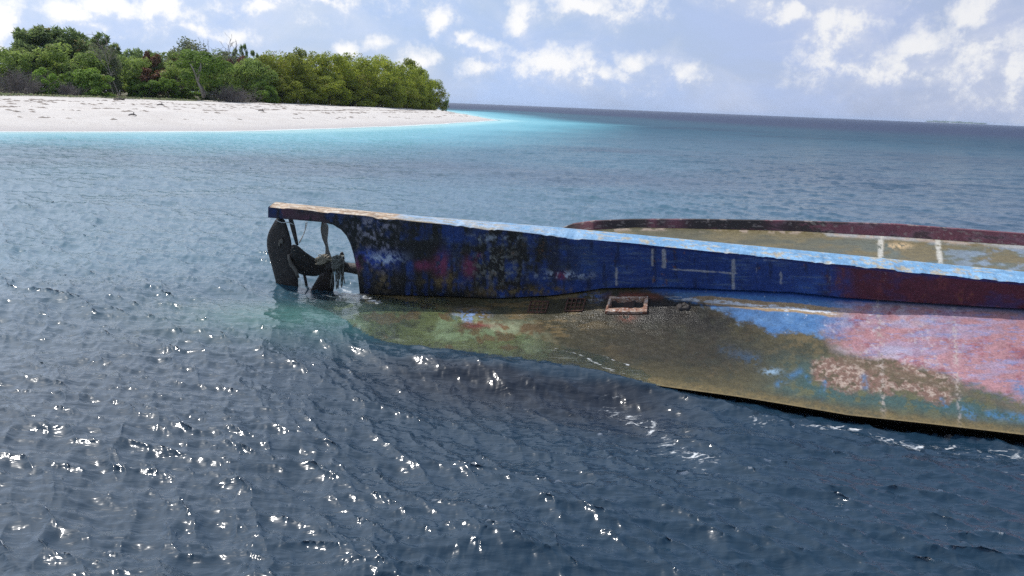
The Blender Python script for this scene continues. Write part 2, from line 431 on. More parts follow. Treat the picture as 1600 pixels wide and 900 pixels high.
def hull_paint(px, py, v):
    n1 = fbm(px / 70, py / 34, 103, 6, .65); n2 = fbm(px / 18, py / 12, 111, 5, .72); n3 = fbm(px / 5, py / 4, 119, 3, .8)
    ns = fbm(px / 22, py / 3.2, 131, 4, .7)          # stretched along the boat
    base = np.interp(px, _bx2, _by2); ch = np.interp(px, _cx, _cy)
    d = py - base                                 # photo rows below the keel seam
    # olive growth everywhere first
    c = np.zeros(px.shape + (3,)) + np.array([.082, .07, .033])
    c = mixc(c, [.05, .054, .034], sstep(.45, .62, n1))
    c = mixc(c, [.13, .1, .048], sstep(.5, .66, n2 * .6 + n1 * .4))
    # teal / green band along the chine forward
    e = ch - py
    m = sstep(1130, 1300, px + 70 * (n1 - .5)) * sstep(6, 26, e + 16 * (n2 - .5)) * sstep(96, 60, e + 36 * (n1 - .5) - (px - 1300) * .0)
    c = mixc(c, [.035, .085, .085], np.clip(m, 0, 1) * .85)
    c = mixc(c, [.1, .095, .04], m * sstep(.48, .62, n2) * .8)
    # bright blue paint under the keel
    lowb = np.interp(px, [1020, 1100, 1160, 1220, 1290, 1340, 1600], [10, 26, 48, 66, 66, 50, 40])
    blue = sstep(6, -6, d - lowb + 34 * (n2 - .5) + 26 * (n1 - .5)) * sstep(985, 1035, px + 30 * (n2 - .5))
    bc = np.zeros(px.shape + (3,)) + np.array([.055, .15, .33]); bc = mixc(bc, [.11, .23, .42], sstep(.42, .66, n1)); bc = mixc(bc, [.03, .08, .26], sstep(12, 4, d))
    # sandy bare strip with white scrapes
    sy = np.interp(px, [1000, 1100, 1200, 1300, 1340], [10, 16, 21, 22, 20])
    strip = np.exp(-((d - sy - 3 + 7 * (n1 - .5)) / 7.5) ** 2) * sstep(1030, 1130, px) * sstep(1380, 1320, px)
    bc = mixc(bc, [.36, .25, .14], sstep(.3, .5, strip * (.55 + .9 * n2)))
    wsc = np.exp(-((d - sy - 5 + 10 * (ns - .5)) / 4) ** 2) * sstep(1000, 1060, px) * sstep(1345, 1300, px)
    bc = mixc(bc, [.62, .64, .66], sstep(.52, .62, wsc * .38 + ns * .5))
    bc = mixc(bc, [.55, .55, .55], sstep(.68, .74, n3 * .5 + n2 * .5))
    c = c * (1 - blue[..., None]) + bc * blue[..., None]
    # pink forward
    lowp = np.interp(px, [1270, 1300, 1400, 1500, 1600, XMAX], [520, 546, 574, 600, 632, 720])
    pk = sstep(10, -12, py - lowp + 30 * (n2 - .5) + 22 * (n1 - .5)) * sstep(1275, 1345, px + 66 * (n2 - .5) + 40 * (n1 - .5) + .3 * (py - 500)) * sstep(3, 9, d + 8 * (ns - .5))
    pc = np.zeros(px.shape + (3,)) + np.array([.34, .175, .19])
    pc = mixc(pc, [0.374, 0.288, 0.336], sstep(.44, .66, fbm(px / 45, py / 24, 151, 4)) * sstep(1560, 1380, px))
    pc = mixc(pc, [0.238, 0.079, 0.098], sstep(.48, .7, fbm(px / 34, py / 20, 161, 6, .72)) * .9)
    pc = mixc(pc, [.14, .2, .4], sstep(.57, .66, ns * .75 + n2 * .27) * .55)
    pc = mixc(pc, [.25, .27, .43], sstep(.48, .66, fbm(px / 60, py / 14, 171, 6, .7)) * .4)
    pc = mixc(pc, [.5, .44, .46], sstep(.54, .7, n3 * .5 + n2 * .5) * .6 * sstep(1580, 1400, px))
    c = c * (1 - pk[..., None]) + pc * pk[..., None]
    c = mixc(c, [.16, .13, .12], sstep(14, 5, d + 9 * (ns - .5)) * sstep(1340, 1400, px) * .6)
    # brown, speckled bare patch below the pink
    ct = np.interp(px, [1270, 1400, 1500], [580, 590, 612]); hw = np.interp(px, [1270, 1330, 1480, 1510], [18, 30, 24, 6])
    m = sstep(1262, 1275, px + 10 * (n2 - .5)) * sstep(1520, 1470, px) * sstep(1.15, .8, np.abs(py - ct) / hw + 1.1 * (n2 - .5))
    bp = np.zeros(px.shape + (3,)) + np.array([.17, .1, .075]); bp = mixc(bp, [.36, .28, .23], sstep(.5, .66, n3 * .6 + n2 * .42)); bp = mixc(bp, [.1, .075, .045], sstep(.56, .66, fbm(px / 12, py / 7, 181, 3)))
    c = c * (1 - m[..., None]) + bp * m[..., None]
    m = sstep(8, -8, np.abs(py - lowp - 10) - 7 + 22 * (n2 - .5)) * sstep(1290, 1330, px)
    c = mixc(c, [.11, .085, .05], m * .75)
    # frame seams: pale vertical lines
    for (x, a) in ((1372, .8), (1490, .7)):
        m = np.exp(-((px - x - .05 * (py - 480) + 4 * (n2 - .5)) / 3.6) ** 2) * a * sstep(.4, .6, n3)
        c = mixc(c, [.42, .36, .32], m * .8)
    # strokes of clear blue through the growth
    for (x0, y0, x1, y1, w) in ((1290, 596, 1281, 622, 4), (1260, 588, 1265, 596, 3), (1350, 590, 1352, 606, 5), (1470, 625, 1480, 640, 4), (1505, 640, 1520, 650, 8), (1545, 648, 1640, 655, 7), (1590, 605, 1640, 620, 9), (1250, 580, 1215, 600, 5), (1130, 545, 1180, 562, 8)):
        m = np.exp(-(seg_dist(px, py, [(x0, y0), (x1, y1)]) / w) ** 2) * sstep(.36, .56, n2 * .5 + n3 * .5)
        c = mixc(c, [.045, .15, .3], m * .75)
    m = np.exp(-(((px - 1205) / 14) ** 2 + ((py - 580) / 5) ** 2)); c = mixc(c, [.3, .45, .6], m * sstep(.4, .55, n3))
    # wet black zone round the hatch
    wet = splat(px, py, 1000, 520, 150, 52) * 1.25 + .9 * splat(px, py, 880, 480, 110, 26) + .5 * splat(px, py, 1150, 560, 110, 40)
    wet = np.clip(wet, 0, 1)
    near_black = np.clip(1.25 * splat(px, py, 1000, 478, 105, 24) + splat(px, py, 1120, 505, 70, 20) * .8 + .8 * splat(px, py, 900, 470, 60, 14), 0, 1) * sstep(.34, .56, n2 * .6 + n1 * .4 + .25 * splat(px, py, 1000, 478, 80, 20))  # near-black patches along the keel seam and round the hatch
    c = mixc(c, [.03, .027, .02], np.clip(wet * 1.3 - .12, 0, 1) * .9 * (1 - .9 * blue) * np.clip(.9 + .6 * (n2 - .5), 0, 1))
    c = mixc(c, [.014, .013, .013], near_black * .85)
    c = mixc(c, [.16, .05, .03], splat(px, py, 985, 463, 46, 5) * sstep(.42, .58, n2) + .8 * splat(px, py, 980, 496, 12, 6) * sstep(.4, .5, n3))
    c = mixc(c, [.05, .13, .36], sstep(.45, .58, n2) * (splat(px, py, 905, 460, 34, 6) + .5 * splat(px, py, 930, 465, 10, 9)))
    c = mixc(c, [.45, .5, .58], sstep(.52, .62, n3) * splat(px, py, 928, 467, 10, 6))
    # submerged stern: green, with flecks of blue and red
    sub = sstep(.03, -.03, np.interp(px, [780, 845, 870, 920, 985, 1050], [470, 505, 530, 545, 570, 600]) * 0 + 0) * 0
    g = sstep(900, 760, px + 40 * (n1 - .5))
    gc = np.zeros(px.shape + (3,)) + np.array([.16, .165, .07]); gc = mixc(gc, [.09, .085, .045], sstep(.5, .66, n2)); gc = mixc(gc, [.26, .3, .19], sstep(.5, .66, n1)); gc = mixc(gc, [.16, .1, .05], sstep(.55, .68, fbm(px / 24, py / 16, 191, 4)))
    c = c * (1 - g[..., None]) + gc * g[..., None]
    foamy = np.interp(px, [560, 700, 780, 832, 845, 870, 920, 985, 1050], [466, 484, 504, 500, 508, 532, 547, 571, 590])
    dry = sstep(8, -8, py - foamy + 12 * (n2 - .5)) * sstep(1000, 860, px)
    c = mixc(c, [.05, .045, .026], dry * .92)
    c = mixc(c, [.14, .1, .045], dry * sstep(.5, .62, fbm(px / 30, py / 7, 197, 5, .7)) * .8)
    m = splat(px, py, 735, 495, 22, 8) * sstep(.5, .62, n3 * .55 + n2 * .5); c = mixc(c, [.2, .3, .5], np.clip(1.2 * m, 0, 1))
    m = splat(px, py, 745, 509, 26, 4); c = mixc(c, [.2, .05, .05], m)
    # ochre rim at the chine
    c = mixc(c, [.15, .11, .045], sstep(16, 5, e + 14 * (n2 - .5)) * (.3 + .5 * sstep(.4, .6, n3)))
    c = mixc(c, [.2, .15, .07], sstep(3.2, 1.2, e) * .6)
    c[hole] = np.array([.02, .018, .016])  # recess painted near-black to deepen the shade inside the hatch
    return c, np.clip(wet + .25 * (1 - blue) * (1 - pk) + .8 * sstep(900, 780, px), 0, 1)

hc, hw_ = hull_paint(HPX, HPY, hv + 0 * HPX)
H = Acc(); hcs, hws = [], []
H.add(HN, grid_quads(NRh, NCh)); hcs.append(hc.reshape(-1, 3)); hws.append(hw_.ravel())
# near topside hanging below the chine, leaning in under the hull
NS = 14
dn = np.linspace(0, 1, NS)[:, None, None]
CHN = HN[-1][None]
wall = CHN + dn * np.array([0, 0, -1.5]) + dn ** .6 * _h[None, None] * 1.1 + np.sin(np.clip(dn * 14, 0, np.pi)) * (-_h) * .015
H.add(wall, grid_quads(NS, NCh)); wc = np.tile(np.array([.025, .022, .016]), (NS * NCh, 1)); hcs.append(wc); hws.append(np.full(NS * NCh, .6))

# far side of the bottom: from behind the keel to the far chine
fcols = np.concatenate([np.linspace(562, 866, 120), np.linspace(869, 1620, 420), np.linspace(1628, XMAX, 60)])
_rx = np.array([562, 700, 800, 870, 895, 927, 990, 1090, 1240, 1400, 1600, XMAX], float)
_rby = np.array([448, 432, 405, 372, 361.5, 359, 355.5, 357.5, 361, 370, 384, 437], float)   # foot of the rail
_rz = np.array([-.45, -.25, .2, .62, .74, .8, .84, .86, .88, .9, .92, .95], float)
_rty = np.array([440, 424, 396, 360, 350.5, 346, 343.5, 343.5, 346, 351, 366, 418], float)
RB = at_z(fcols, np.interp(fcols, _rx, _rby), np.interp(fcols, _rx, _rz))
# rail top: same plan line, moved slightly out, height from the photo rows
RT = np.zeros_like(RB)
d_ = ray(fcols, np.interp(fcols, _rx, _rty))
tt = (RB[:, 1] + .05) / d_[:, 1]; RT = CAM + d_ * tt[:, None]
FB_y = keel_base(np.clip(fcols, 562, None))
FB = kp(fcols, FB_y) + KN * keel_w_at(fcols)[:, None]
NFr = 46
fv = np.linspace(0, 1, NFr)[:, None, None]
FS = FB[None] * (1 - fv) + RB[None] * fv
FS[..., 2] += -.05 * np.sin(np.pi * fv[..., 0]) + (fbm(FS[..., 0] * 1.3, FS[..., 1] * 1.6, 203, 4) - .5) * .03 * np.sin(np.pi * fv[..., 0])
fpx, fpy = proj(FS)
def far_paint(px, py):
    n1 = fbm(px / 60, py / 9, 213, 4); n2 = fbm(px / 14, py / 5, 221, 4); n3 = fbm(px / 5, py / 3, 229, 3)
    c = np.zeros(px.shape + (3,)) + np.array([.155, .125, .062])
    c = mixc(c, [.1, .092, .055], sstep(.42, .62, n1))
    f = sstep(1180, 1420, px)
    c = mixc(c, [.12, .135, .11], f * sstep(.4, .6, n1) * .8)
    c = mixc(c, [.2, .26, .34], sstep(1380, 1560, px) * sstep(.5, .62, n2 * .5 + n1 * .5) * .8)
    foot = py - np.interp(px, _rx, _rby)
    c = mixc(c, [.4, .4, .4], np.exp(-((foot - 2) / 3.0) ** 2) * sstep(.4, .55, n1) * sstep(1100, 1350, px) * .9)
    c = mixc(c, [.38, .3, .24], np.exp(-((foot - 2) / 2.5) ** 2) * sstep(.5, .62, n2) * .9)
    for (x, k) in ((1376, 0.0), (1466, .12)):
        m = sstep(6, 2.5, np.abs(px - x - k * (foot - 8) + 3 * (n3 - .5))) * sstep(.3, .45, n3 * .6 + n2 * .4)
        c = mixc(c, [.52, .5, .44], m * .85)
    m = splat(px, py, 1404, 384, 18, 4.5); c = mixc(c, [.52, .37, .2], np.clip(1.3 * m, 0, 1) * sstep(.35, .5, n3))
    return c
H.add(FS, grid_quads(NFr, len(fcols))[:, ::-1]); hcs.append(far_paint(fpx, fpy).reshape(-1, 3)); hws.append(np.full(fpx.size, .45))
# far topside
FW = np.stack([RT + _h * .10 + np.array([0, 0, -.01 - 2.3 * k]) - _h * .5 * k for k in np.linspace(0, 1, 8)])
H.add(FW, grid_quads(8, len(fcols))[:, ::-1]); hcs.append(np.tile([.05, .07, .14], (8 * len(fcols), 1))); hws.append(np.zeros(8 * len(fcols)))
# end of the hull beyond the frame
endp = np.concatenate([wall[::-1, -1], HN[::-1, -1], FS[:, -1], FW[:, -1]])
ce = endp.mean(0); H.add(np.concatenate([endp, ce[None]]), tris=[(i, i + 1, len(endp)) for i in range(len(endp) - 1)]); hcs.append(np.tile([.04, .05, .1], (len(endp) + 1, 1))); hws.append(np.zeros(len(endp) + 1))
hull = H.build('hull', PAINT, wreck, org=wreck_base, colors={'paint': np.concatenate(hcs)}, floats={'wet': np.concatenate(hws)})

# far bilge rail
A = Acc(); rc = []
NRr = 12; rv = np.linspace(0, 1, NRr)[:, None, None]
RF = RB[None] * (1 - rv) + RT[None] * rv + np.array([0, 0, .003])
RTT = np.stack([RT, RT + _h * .05 + np.array([0, 0, .012]), RT + _h * .1])
rp = np.repeat(fcols[None], NRr, 0); rvv = np.repeat(rv[:, :, 0], len(fcols), 1)
n1 = fbm(rp / 40, rvv * 2, 303, 4); n2 = fbm(rp / 9, rvv * 5, 311, 4)
c = np.zeros(rp.shape + (3,)) + np.array([.17, .06, .075]); c = mixc(c, [.2, .1, .12], sstep(.5, .65, n1))
bl = sstep(.36, .56, n1 * .5 + n2 * .5 + .3 * sstep(1320, 1200, rp) - .15) * (1 - .9 * np.maximum.reduce([splat(rp, 0 * rp, x, 0, w, 1) for x, w in ((920, 18), (1055, 16), (1020, 8), (1215, 14))])) * sstep(1330, 1290, rp + 30 * (n2 - .5))
c = mixc(c, [.035, .027, .024], bl)
c = mixc(c, [.05, .03, .03], sstep(.62, .7, n1) * .8)
c = mixc(c, [.3, .25, .22], sstep(.64, .72, n2) * .6)
A.add(RF, grid_quads(NRr, len(fcols))[:, ::-1]); rc.append(c.reshape(-1, 3))
A.add(RTT, grid_quads(3, len(fcols))[:, ::-1]); rc.append(np.repeat(c[-1][None], 3, 0).reshape(-1, 3) * .9)
rail = A.build('bilge_rail', PAINT, wreck, org=wreck_base, colors={'paint': np.concatenate(rc)}, floats={'wet': np.zeros(A.n)})

def hull_pt(px, py, lift=0.0):
    b = np.interp(px, _bx2, _by2); c = np.interp(px, _cx, _cy)
    v = (np.asarray(py, float) - b) / (c - b)
    P, _ = hull_near(np.asarray(px, float), v)
    e = 2.0
    Px, _ = hull_near(np.asarray(px, float) + e, v); Pv, _ = hull_near(np.asarray(px, float), v + .02)
    n = np.cross(Px - P, Pv - P); n /= np.linalg.norm(n, axis=-1, keepdims=True)
    n = np.where(n[..., 2:3] < 0, -n, n)
    return P + n * np.asarray(lift)[..., None] if np.ndim(lift) else P + n * lift

RUSTF = noise_material('flaking_rusty_frame', (.38, .27, .2), (.2, .075, .04), 12, .8, .6, c3=(.6, .57, .54))
RUST = noise_material('rust', (.12, .05, .028), (.045, .025, .02), 30, .85, .7, c3=(.2, .09, .045))
DARKIRON = noise_material('dark_growth', (.016, .012, .011), (.034, .024, .02), 14, .55, .6, c3=(.06, .045, .034))
BRONZE = noise_material('fouled_bronze', (.022, .016, .014), (.045, .033, .027), 10, .45, .5, c3=(.034, .025, .03))
BLADE = noise_material('grey_blade', (.1, .085, .07), (.16, .145, .12), 18, .6, .4, stretch=(3, 3, .6))
ROPE = noise_material('frayed_rope', (.34, .29, .21), (.2, .17, .12), 60, .9, .5, c3=(.5, .47, .4))
ROPEG = noise_material('frayed_grey_rope', (.17, .175, .155), (.1, .105, .09), 60, .9, .5, c3=(.3, .3, .27))
WHITEL = noise_material('white_line', (.62, .62, .6), (.5, .5, .48), 40, .7, .1)

# hatch frame: a raised ring, corners filled
A = Acc()
def ring_pts(q, lift, n=14):
    out = []
    for (x0, y0), (x1, y1) in zip(q, q[1:] + q[:1]):
        for k in range(n):
            f = k / n; out.append(hull_pt(x0 + (x1 - x0) * f, y0 + (y1 - y0) * f, lift))
    return np.array(out)
jo = (rng.random((56, 1)) - .5) * .012
o0 = ring_pts(HATCH_OUT, -.02); o1 = ring_pts(HATCH_OUT, .03) + jo * np.array([0, 0, 1]); i1 = ring_pts(HATCH_IN, .035) + np.roll(jo, 9) * np.array([1, 0, 1]); i0 = ring_pts(HATCH_IN, -.14)
R4 = np.stack([o0, o1, i1, i0]); A.add(R4, grid_quads(4, len(o0), 0, True))
fr = A.build('hatch_frame', RUSTF, wreck, smooth=False, org=wreck_base)
for (cx, cy, w, hgt) in ((899, 477, 27, 19), (841, 480, 27, 17)):
    A = Acc()
    def bar(x0, y0, x1, y1, wd, l0, l1):
        n = 6; f = np.linspace(0, 1, n)
        pts = np.stack([hull_pt(x0 + (x1 - x0) * f, y0 + (y1 - y0) * f, (l0 + l1) / 2 + .004 * rng.random())], 0)[0]
        A.tube(pts, wd, 5)
    x0, x1, y0, y1 = cx - w / 2, cx + w / 2, cy - hgt / 2, cy + hgt / 2
    s = 2.5
    for (a, b, c_, d) in ((x0 + s, y0, x1 + s, y0), (x1 + s, y0, x1 - s, y1), (x1 - s, y1, x0 - s, y1), (x0 - s, y1, x0 + s, y0)): bar(a, b, c_, d, .012, -.008, .012)
    for k in range(1, 4): bar(x0 + w * k / 4 + s, y0, x0 + w * k / 4 - s, y1, .008, -.01, .01)
    for k in range(1, 3): bar(x0, y0 + hgt * k / 3, x1, y0 + hgt * k / 3, .008, -.01, .01)
    A.build('intake_grille', RUST, wreck, org=wreck_base)
# small dark through-hull fitting
A = Acc()
cpt = hull_pt(np.array(1068.), np.array(480.5)); th = np.linspace(0, 2 * np.pi, 20, endpoint=False)
rings = []
for (rr, l) in ((1.1, -.02), (1.0, .015), (.8, .03), (.55, .034), (.3, .028), (.05, .03)):
    rings.append(hull_pt(1068 + 11 * rr * np.cos(th), 480.5 + 5.5 * rr * np.sin(th) * (1 + .2 * np.sin(3 * th)), l + .008 * np.sin(5 * th + 3 * rr)))
A.add(np.stack(rings), grid_quads(6, 20, 0, True)); A.build('pipe_fitting', DARKIRON, wreck, org=wreck_base)

# ------------------------------------------------------------------ stern gear
def blob_outline(outline, off, thick, name, mat, parent, bulge=1.0, off_fn=None, n_in=7, smooth=True, org=wreck_base):
    """plate cut to an outline in the keel's plane: rounded edges, real thickness, optional pitch via off_fn"""
    o = np.array(outline, float)
    # resample outline smoothly
    cl = np.concatenate([o, o[:1]]); s = np.concatenate([[0], np.cumsum(np.linalg.norm(np.diff(cl, axis=0), axis=1))])
    q = np.linspace(0, s[-1], 60, endpoint=False)
    ox, oy = np.interp(q, s, cl[:, 0]), np.interp(q, s, cl[:, 1])
    k = np.array([.25, .5, .25])
    for _ in range(2):
        ox = np.convolve(np.concatenate([ox[-1:], ox, ox[:1]]), k, 'valid'); oy = np.convolve(np.concatenate([oy[-1:], oy, oy[:1]]), k, 'valid')
    cx, cy = ox.mean(), oy.mean()
    A = Acc(); ringsF, ringsB = [], []
    for i in range(n_in):
        f = 1 - i / n_in
        x, y = cx + (ox - cx) * f, cy + (oy - cy) * f
        o_ = off + (off_fn(x, y) if off_fn else 0)
        h = thick * .5 * (.25 + .75 * math.sqrt(1 - f ** 2 * .98)) * bulge
        P0 = kp(x, y, o_ - h); P1 = kp(x, y, o_ + h)
        ringsF.append(P0); ringsB.append(P1)
    allr = ringsF[::-1] + ringsB
    V = np.concatenate(allr); n = 60
    quads = grid_quads(len(allr), n, 0, True)
    ctr0 = allr[0].mean(0); ctr1 = allr[-1].mean(0); i = np.arange(n); j = (i + 1) % n
    V = np.concatenate([V, ctr0[None], ctr1[None]])
    t0 = np.stack([np.full(n, len(V) - 2), j, i], -1); t1 = np.stack([np.full(n, len(V) - 1), (len(allr) - 1) * n + i, (len(allr) - 1) * n + j], -1)
    A.add(V, quads, np.concatenate([t0, t1]))
    return A.build(name, mat, parent, smooth, org=org)

OC = .16
rud = blob_outline([(431, 339), (444, 339), (450, 357), (456, 379), (456, 394), (458, 413), (466, 430), (466, 442), (467, 475), (436, 482), (434, 453), (426.5, 423), (417, 389), (416.5, 372), (421, 358.5), (429, 347)],
                   OC, .09, 'rudder', DARKIRON, wreck)
A = Acc(); A.tube(kp(np.array([437., 437.5, 438]), np.array([335., 341, 350]), OC), [.035, .035, .03], 10); A.build('rudder_pintle', DARKIRON, wreck, org=wreck_base)
A = Acc(); A.tube(kp(np.array([451, 452, 455, 460, 463, 466.]), np.array([398, 405, 413, 419, 425, 434.]), OC - .09), [.022, .024, .03, .028, .026, .02], 8)
A.build('rudder_bracket', BLADE, rud, org=wreck_base)
blob_outline([(440, 372), (443, 376), (442, 381), (438, 380), (437, 386), (434.5, 383), (436, 375)], OC - .05, .02, 'anode', BLADE, rud)
blob_outline([(450, 340), (457, 340), (461.5, 355), (467, 384), (462, 383), (455, 360)], OC, .035, 'rudder_strap', DARKIRON, wreck)
A = Acc(); A.tube(kp(np.array([475., 477, 480]), np.array([428., 436, 452]), OC + .05), [.02, .022, .02], 7); A.build('strut', DARKIRON, wreck, org=wreck_base)

prop = blob_outline([(508, 405), (522, 406), (526, 414), (524, 424), (514, 427), (507, 420)], OC, .18, 'propeller', BRONZE, wreck)
blob_outline([(455.7, 381), (465, 383), (475.5, 392.5), (489, 402), (506, 410), (516, 414), (514, 424), (494, 432), (475.5, 430.5), (464, 426.5), (457, 413), (453, 398)],
             OC, .05, 'blade', BRONZE, prop, off_fn=lambda x, y: (y - 410) * .0035 + (x - 515) * .0008)
blob_outline([(503, 344), (513, 351), (513.5, 360), (511.5, 375.5), (514, 390), (519, 405), (508, 404), (508.6, 385), (503, 372), (500.5, 358)],
             OC, .045, 'blade', BLADE, prop, off_fn=lambda x, y: (x - 508) * .02)
blob_outline([(500, 428), (521, 419), (523, 444), (518, 470), (480, 476), (486, 451)], OC, .05, 'blade', BRONZE, prop, off_fn=lambda x, y: (x - 508) * .006)
blob_outline([(532, 394.5), (535.5, 393), (538, 398), (538, 407), (526, 414), (529, 402)], OC + .1, .035, 'blade', BRONZE, prop)
A = Acc()
tp = kp(np.linspace(518, 572, 12), np.linspace(414.5, 422, 12), OC)
A.tube(tp, np.array([.05, .05, .05, .066, .07, .07, .072, .074, .078, .08, .08, .08]), 16)
A.build('stern_tube', DARKIRON, wreck, org=wreck_base)

# rope fouled round the propeller
def rope_curl(A, cx, cy, rx, ry, n, rad, seed, depth=.12, fringe=0):
    r = np.random.default_rng(seed)
    for _ in range(n):
        k = 26; t = np.linspace(0, 1, k)
        ph = r.random() * 6.28; w = 5 + 8 * r.random()
        x = cx + rx * np.sin(ph + w * t) * (.35 + .75 * r.random()) + (r.random() - .5) * rx * .7
        y = cy + ry * np.cos(ph * 1.3 + w * .8 * t) * (.35 + .75 * r.random()) + (r.random() - .5) * ry * .7
        o = OC - .02 + depth * np.sin(ph * .7 + w * 1.2 * t)
        A.tube(kp(x, y, o), rad * (.6 + .7 * r.random()), 5)
    for _ in range(fringe):
        k = 9; t = np.linspace(0, 1, k)
        x = cx + (r.random() - .5) * rx * 2 + (r.random() - .5) * 7 * t + 1.2 * np.sin(5 * t + r.random() * 6)
        y = cy + (r.random() - .3) * 6 + t * (18 + 22 * r.random())
        A.tube(kp(x, y, OC - .14 + .2 * r.random()), rad * .65, 4)
A = Acc(); rope_curl(A, 506, 406, 10, 6.5, 34, .010, 3, .11)
o = A.build('tangled_rope', ROPE); tag(o, 'tan frayed rope bunched on top of the propeller hub', 'rope', 'ropes fouled round the propeller')
A = Acc(); rope_curl(A, 529, 411, 9, 10, 40, .010, 5, .13, fringe=30)
o = A.build('tangled_rope', ROPEG); tag(o, 'grey rope hanging in a ragged fringe from the propeller shaft', 'rope', 'ropes fouled round the propeller')
A = Acc(); t = np.linspace(0, 1, 14); A.tube(kp(478 - 11 * t + 3 * np.sin(t * 3.1), 347 + 32 * t, OC + .1), .007, 5)
A.tube(kp(480 - 12 * t ** 1.5, 346 + 34 * t, OC + .13), .005, 5)
A.tube(kp(432 + 26 * t, 344 + 7 * t + 1.5 * np.sin(t * 6), OC - .07), .007, 5)
o = A.build('thin_line', WHITEL); tag(o, 'thin white cord hanging slack beneath the keel end', 'cord')

# ------------------------------------------------------------------ island terrain
SHORE = [(-66, 6), (-44, 26), (-36, 35.5), (-29.5, 44.3), (-24.95, 49.9), (-19.5, 58.0), (-16.4, 68.0), (-13.7, 79.6), (-9.9, 97), (-7.6, 110), (-4.0, 131), (-5.2, 139), (-9, 150), (-12.5, 170), (-17, 205), (-24, 250), (-60, 330), (-240, 360), (-330, 200), (-260, 6)]
def land_dist(x, y):
    wob = 1.1 * (fbm(x / 9, y / 9, 401, 3) - .5)
    d = seg_dist(x, y, SHORE + SHORE[:1]); return np.where(inside(x, y, SHORE), d, -d) + wob
def ground_z(x, y):
    d = land_dist(x, y)
    up = 1.72 * (1 - np.exp(-np.clip(d, 0, None) / 9.0))
    dn = -3.0 * (1 - np.exp(np.clip(d, None, 0) / 16.0))
    n = (fbm(x / 3.2, y / 3.2, 411, 4) - .5) * .16 * sstep(2, 12, d) + .05 * np.sin(d * .9 + 2 * fbm(x / 14, y / 14, 3, 2)) * sstep(3, 9, d) * sstep(40, 20, d)
    return np.where(d > 0, up, dn) + n

gx = np.concatenate([np.linspace(-340, -100, 50)[:-1], np.linspace(-100, 12, 300), np.linspace(12, 60, 12)[1:]])
gy = np.concatenate([np.linspace(2, 30, 16)[:-1], np.linspace(30, 190, 330), np.linspace(190, 380, 50)[1:]])
GX, GY = np.meshgrid(gx, gy)
GZ = ground_z(GX, GY)
m, nt = new_mat('coral_sand'); t = NT(nt)
pos = t.n('ShaderNodeNewGeometry').outputs['Position']; z = t.n('ShaderNodeSeparateXYZ', {0: pos}).outputs[2]
n1 = t.noise(pos, .5, 6, .6); n2 = t.noise(pos, 3.0, 5, .7)
c = t.mix(t.ramp(n1, .35, .68), (.63, .59, .55), (.57, .525, .485))
c = t.mix(t.ramp(n2, .56, .74, 0, .55), c, (.42, .35, .29))
c = t.mix(t.ramp(t.math('ADD', z, t.math('MULTIPLY', n1, .3)), .15, .5, .85, 0), c, (.5, .46, .44))     # damp sand near the water
veg = t.ramp(t.math('ADD', t.attr('inland'), t.math('MULTIPLY', t.math('SUBTRACT', n2, .5), 6)), 24, 33)
c = t.mix(veg, c, (.1, .09, .04))
b = t.n('ShaderNodeBump', {'Height': t.math('ADD', n2, t.noise(pos, 9, 4, .7)), 'Strength': .5, 'Distance': .15})
p = t.n('ShaderNodeBsdfPrincipled', {'Base Color': c, 'Roughness': .95, 'Normal': b}); t.n('ShaderNodeOutputMaterial', {'Surface': p})
SAND = m
inl = land_dist(GX, GY)
inl = inl - sstep(60, 110, GY) * 0
terr = mesh_np('beach', np.stack([GX, GY, GZ], -1), grid_quads(len(gy), len(gx)), mat=SAND, floats={'inland': inl})
tag(terr, 'white coral sand beach along the wooded island', kind='structure')
# the sea bed, one sheet out to the horizon
a = np.linspace(0, 2 * np.pi, 64, endpoint=False); rr = np.array([.01, 60, 400, 2500, 6600])
V = np.stack([np.stack([r * np.cos(a), r * np.sin(a), np.full(64, -3.3)], -1) for r in rr])
SEABED = noise_material('sea_floor', (.16, .17, .14), (.08, .09, .08), .2, .95, .2)
sb = mesh_np('seabed', V, grid_quads(5, 64, 0, True), mat=SEABED); tag(sb, 'dark sandy floor under the sea', kind='structure')

def ground_at(px, py):
    """walk a sight line out to where it meets the sand"""
    d = ray(px, py); tq = np.linspace(25, 330, 1600)
    P = CAM + d * tq[:, None]
    below = P[:, 2] < ground_z(P[:, 0], P[:, 1])
    i = int(np.argmax(below)) if below.any() else len(tq) - 1
    return P[i]

# ------------------------------------------------------------------ the sea
def wave_tile(N, L, wdir, lam_peak, lam_min, spread, seed, rms):
    """one tile of a random wind sea: height and sideways (choppy) displacement"""
    r = np.random.default_rng(seed)
    k1 = 2 * np.pi * np.fft.fftfreq(N, L / N)
    KX, KY = np.meshgrid(k1, k1); K = np.hypot(KX, KY); K[0, 0] = 1
    kp_ = 2 * np.pi / lam_peak
    cosd = (KX * wdir[0] + KY * wdir[1]) / K
    S = np.exp(-1.25 * (kp_ / K) ** 2) * K ** -3.3 * np.where(cosd > 0, np.abs(cosd) ** spread, .05 * np.abs(cosd) ** spread)
    S *= np.exp(-(K * lam_min / 6.28) ** 2); S[0, 0] = 0
    sp = np.sqrt(S) * (r.standard_normal((N, N)) + 1j * r.standard_normal((N, N)))
    h = np.fft.ifft2(sp).real; s = rms / h.std(); h *= s
    dx = np.fft.ifft2(-1j * KX / K * sp).real * s; dy = np.fft.ifft2(-1j * KY / K * sp).real * s
    return np.stack([h, dx, dy], -1).astype(np.float32)

